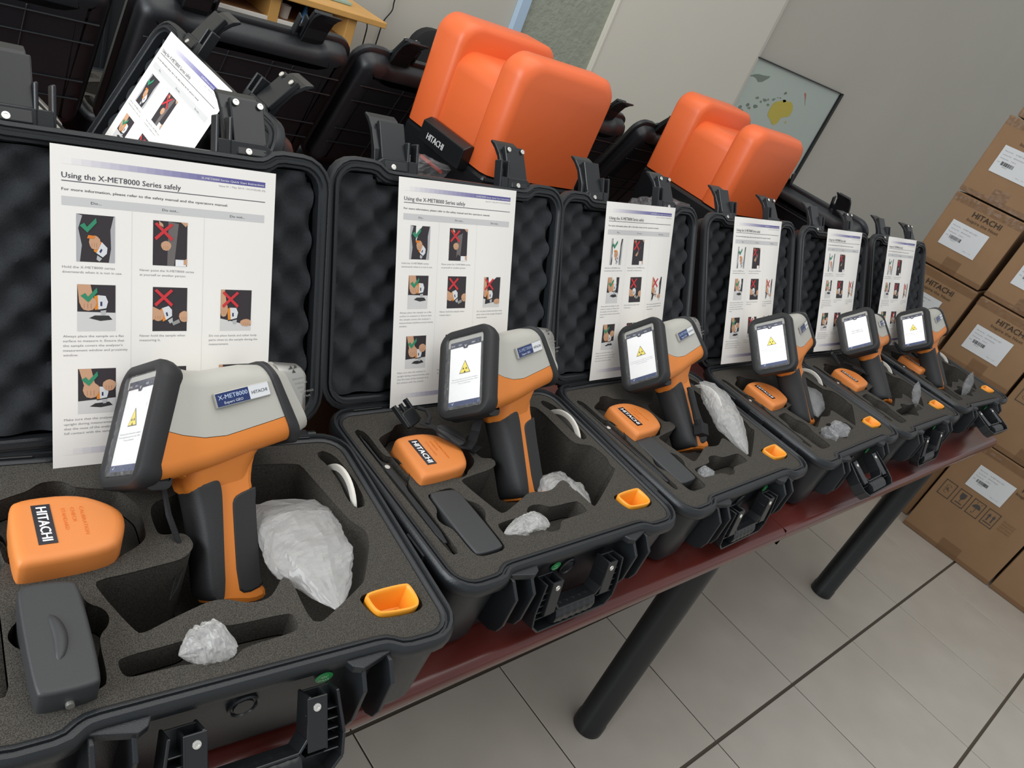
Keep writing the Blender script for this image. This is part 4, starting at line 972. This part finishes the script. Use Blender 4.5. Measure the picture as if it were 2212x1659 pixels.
cn = MB(); cn.loft([[(r*cos(2*pi*i/16), r*sin(2*pi*i/16), z) for i in range(16)] for r, z in ((.014, 0), (.013, .006), (.002, .044), (.001, .046))]); o = put('blue_cone', cn.mesh('blue_cone', mat('blue_glossy', (36, 96, 140), .25), smooth=True), None, (1.125, 1.27, 1.0385)); tag(o, 'pointed dark blue cone on the cabinet shelf', 'cone')
cp = MB(); cp.loft([[(r*cos(2*pi*i/20), r*sin(2*pi*i/20), z) for i in range(20)] for r, z in ((.012, 0), (.015, .032), (.014, .032), (.0115, .003))]); o = put('paper_cup', cp.mesh('paper_cup', WHITE, smooth=True), None, (1.068, 1.27, 1.0385)); tag(o, 'white paper cup on the cabinet shelf beside the blue cone', 'cup')
cp = MB(); cp.box(0, .028, 0, .003, 0, .044); o = put('white_card', cp.mesh('white_card', WHITE), None, (1.045, 1.30, 1.0385)); tag(o, 'white card standing behind the paper cup on the shelf', 'card')
def cable(pts, lab, r=.0022):
    m = MB(); q = [Vector(p) for p in pts]; out = []
    for i in range(len(q)-1):
        p0, p1, p2, p3 = q[max(0, i-1)], q[i], q[i+1], q[min(len(q)-1, i+2)]
        for k in range(6):
            u = k/6; out.append(.5*((2*p1)+(p2-p0)*u+(2*p0-5*p1+4*p2-p3)*u*u+(3*p1-p0-3*p2+p3)*u**3))
    out.append(q[-1]); m.tube(out, r, 6); o_ = put('cable', m.mesh('cable', BLKS, smooth=True)); tag(o_, lab, 'cable')
cable([(1.60, 1.585, 1.22), (1.586, 1.585, 1.122), (1.587, 1.585, 1.088), (1.567, 1.585, 1.046), (1.563, 1.585, .98), (1.555, 1.585, .80)], 'black cable hanging down the grey wall right of the cabinet')
cable([(1.12, 1.50, 1.122), (1.25, 1.50, 1.124), (1.36, 1.50, 1.100), (1.43, 1.51, 1.068), (1.475, 1.53, 1.040), (1.50, 1.56, .98), (1.505, 1.575, .80)], 'black cable looping off the right end of the cabinet top')
cable([(1.02, 1.45, 1.1195), (1.10, 1.40, 1.1200), (1.16, 1.40, 1.1195), (1.19, 1.46, 1.1195), (1.12, 1.53, 1.1200), (1.00, 1.54, 1.1195)], 'black cable coiled on the green glass cabinet top')
t = thing('office_chair', 'black office chair back showing left of the nearer orange hood', 'chair', None, (1.74, 1.30, 0))
ch = MB(); ch.loft([[(x, y+.00*z, z) for x, z in rr(-.25-d, .25+d, .62-d, 1.115+d, .07, 6)] for y, d in ((-.02, -.015), (-.01, 0), (.02, 0), (.03, -.02))]); put('backrest', ch.mesh('backrest', STRAPM, smooth=True), t, (0, .0, 0))
put('seat', MB().box(-.24, .24, -.30, .10, .42, .50).mesh('seat', STRAPM, bevel=.03, seg=3), t, (0, .05, 0)); put('back_bar', MB().box(-.03, .03, .09, .11, .44, .80).mesh('back_bar', BLKS), t, (0, -.06, 0))
put('gas_lift', MB().tube([(0, 0, .08), (0, 0, .43)], .025, 12).mesh('gas_lift', BLKS), t)
for k in range(5):
    a = 2*pi*k/5; lg = MB().tube([(0, 0, .09), (.26*cos(a), .26*sin(a), .055)], [.022, .014], 8); put('leg', lg.mesh('leg', BLKS), t)
    put('caster', MB().tube([(.26*cos(a)-.012, .26*sin(a), .026), (.26*cos(a)+.012, .26*sin(a), .026)], .025, 12).mesh('caster', BLKS), t)
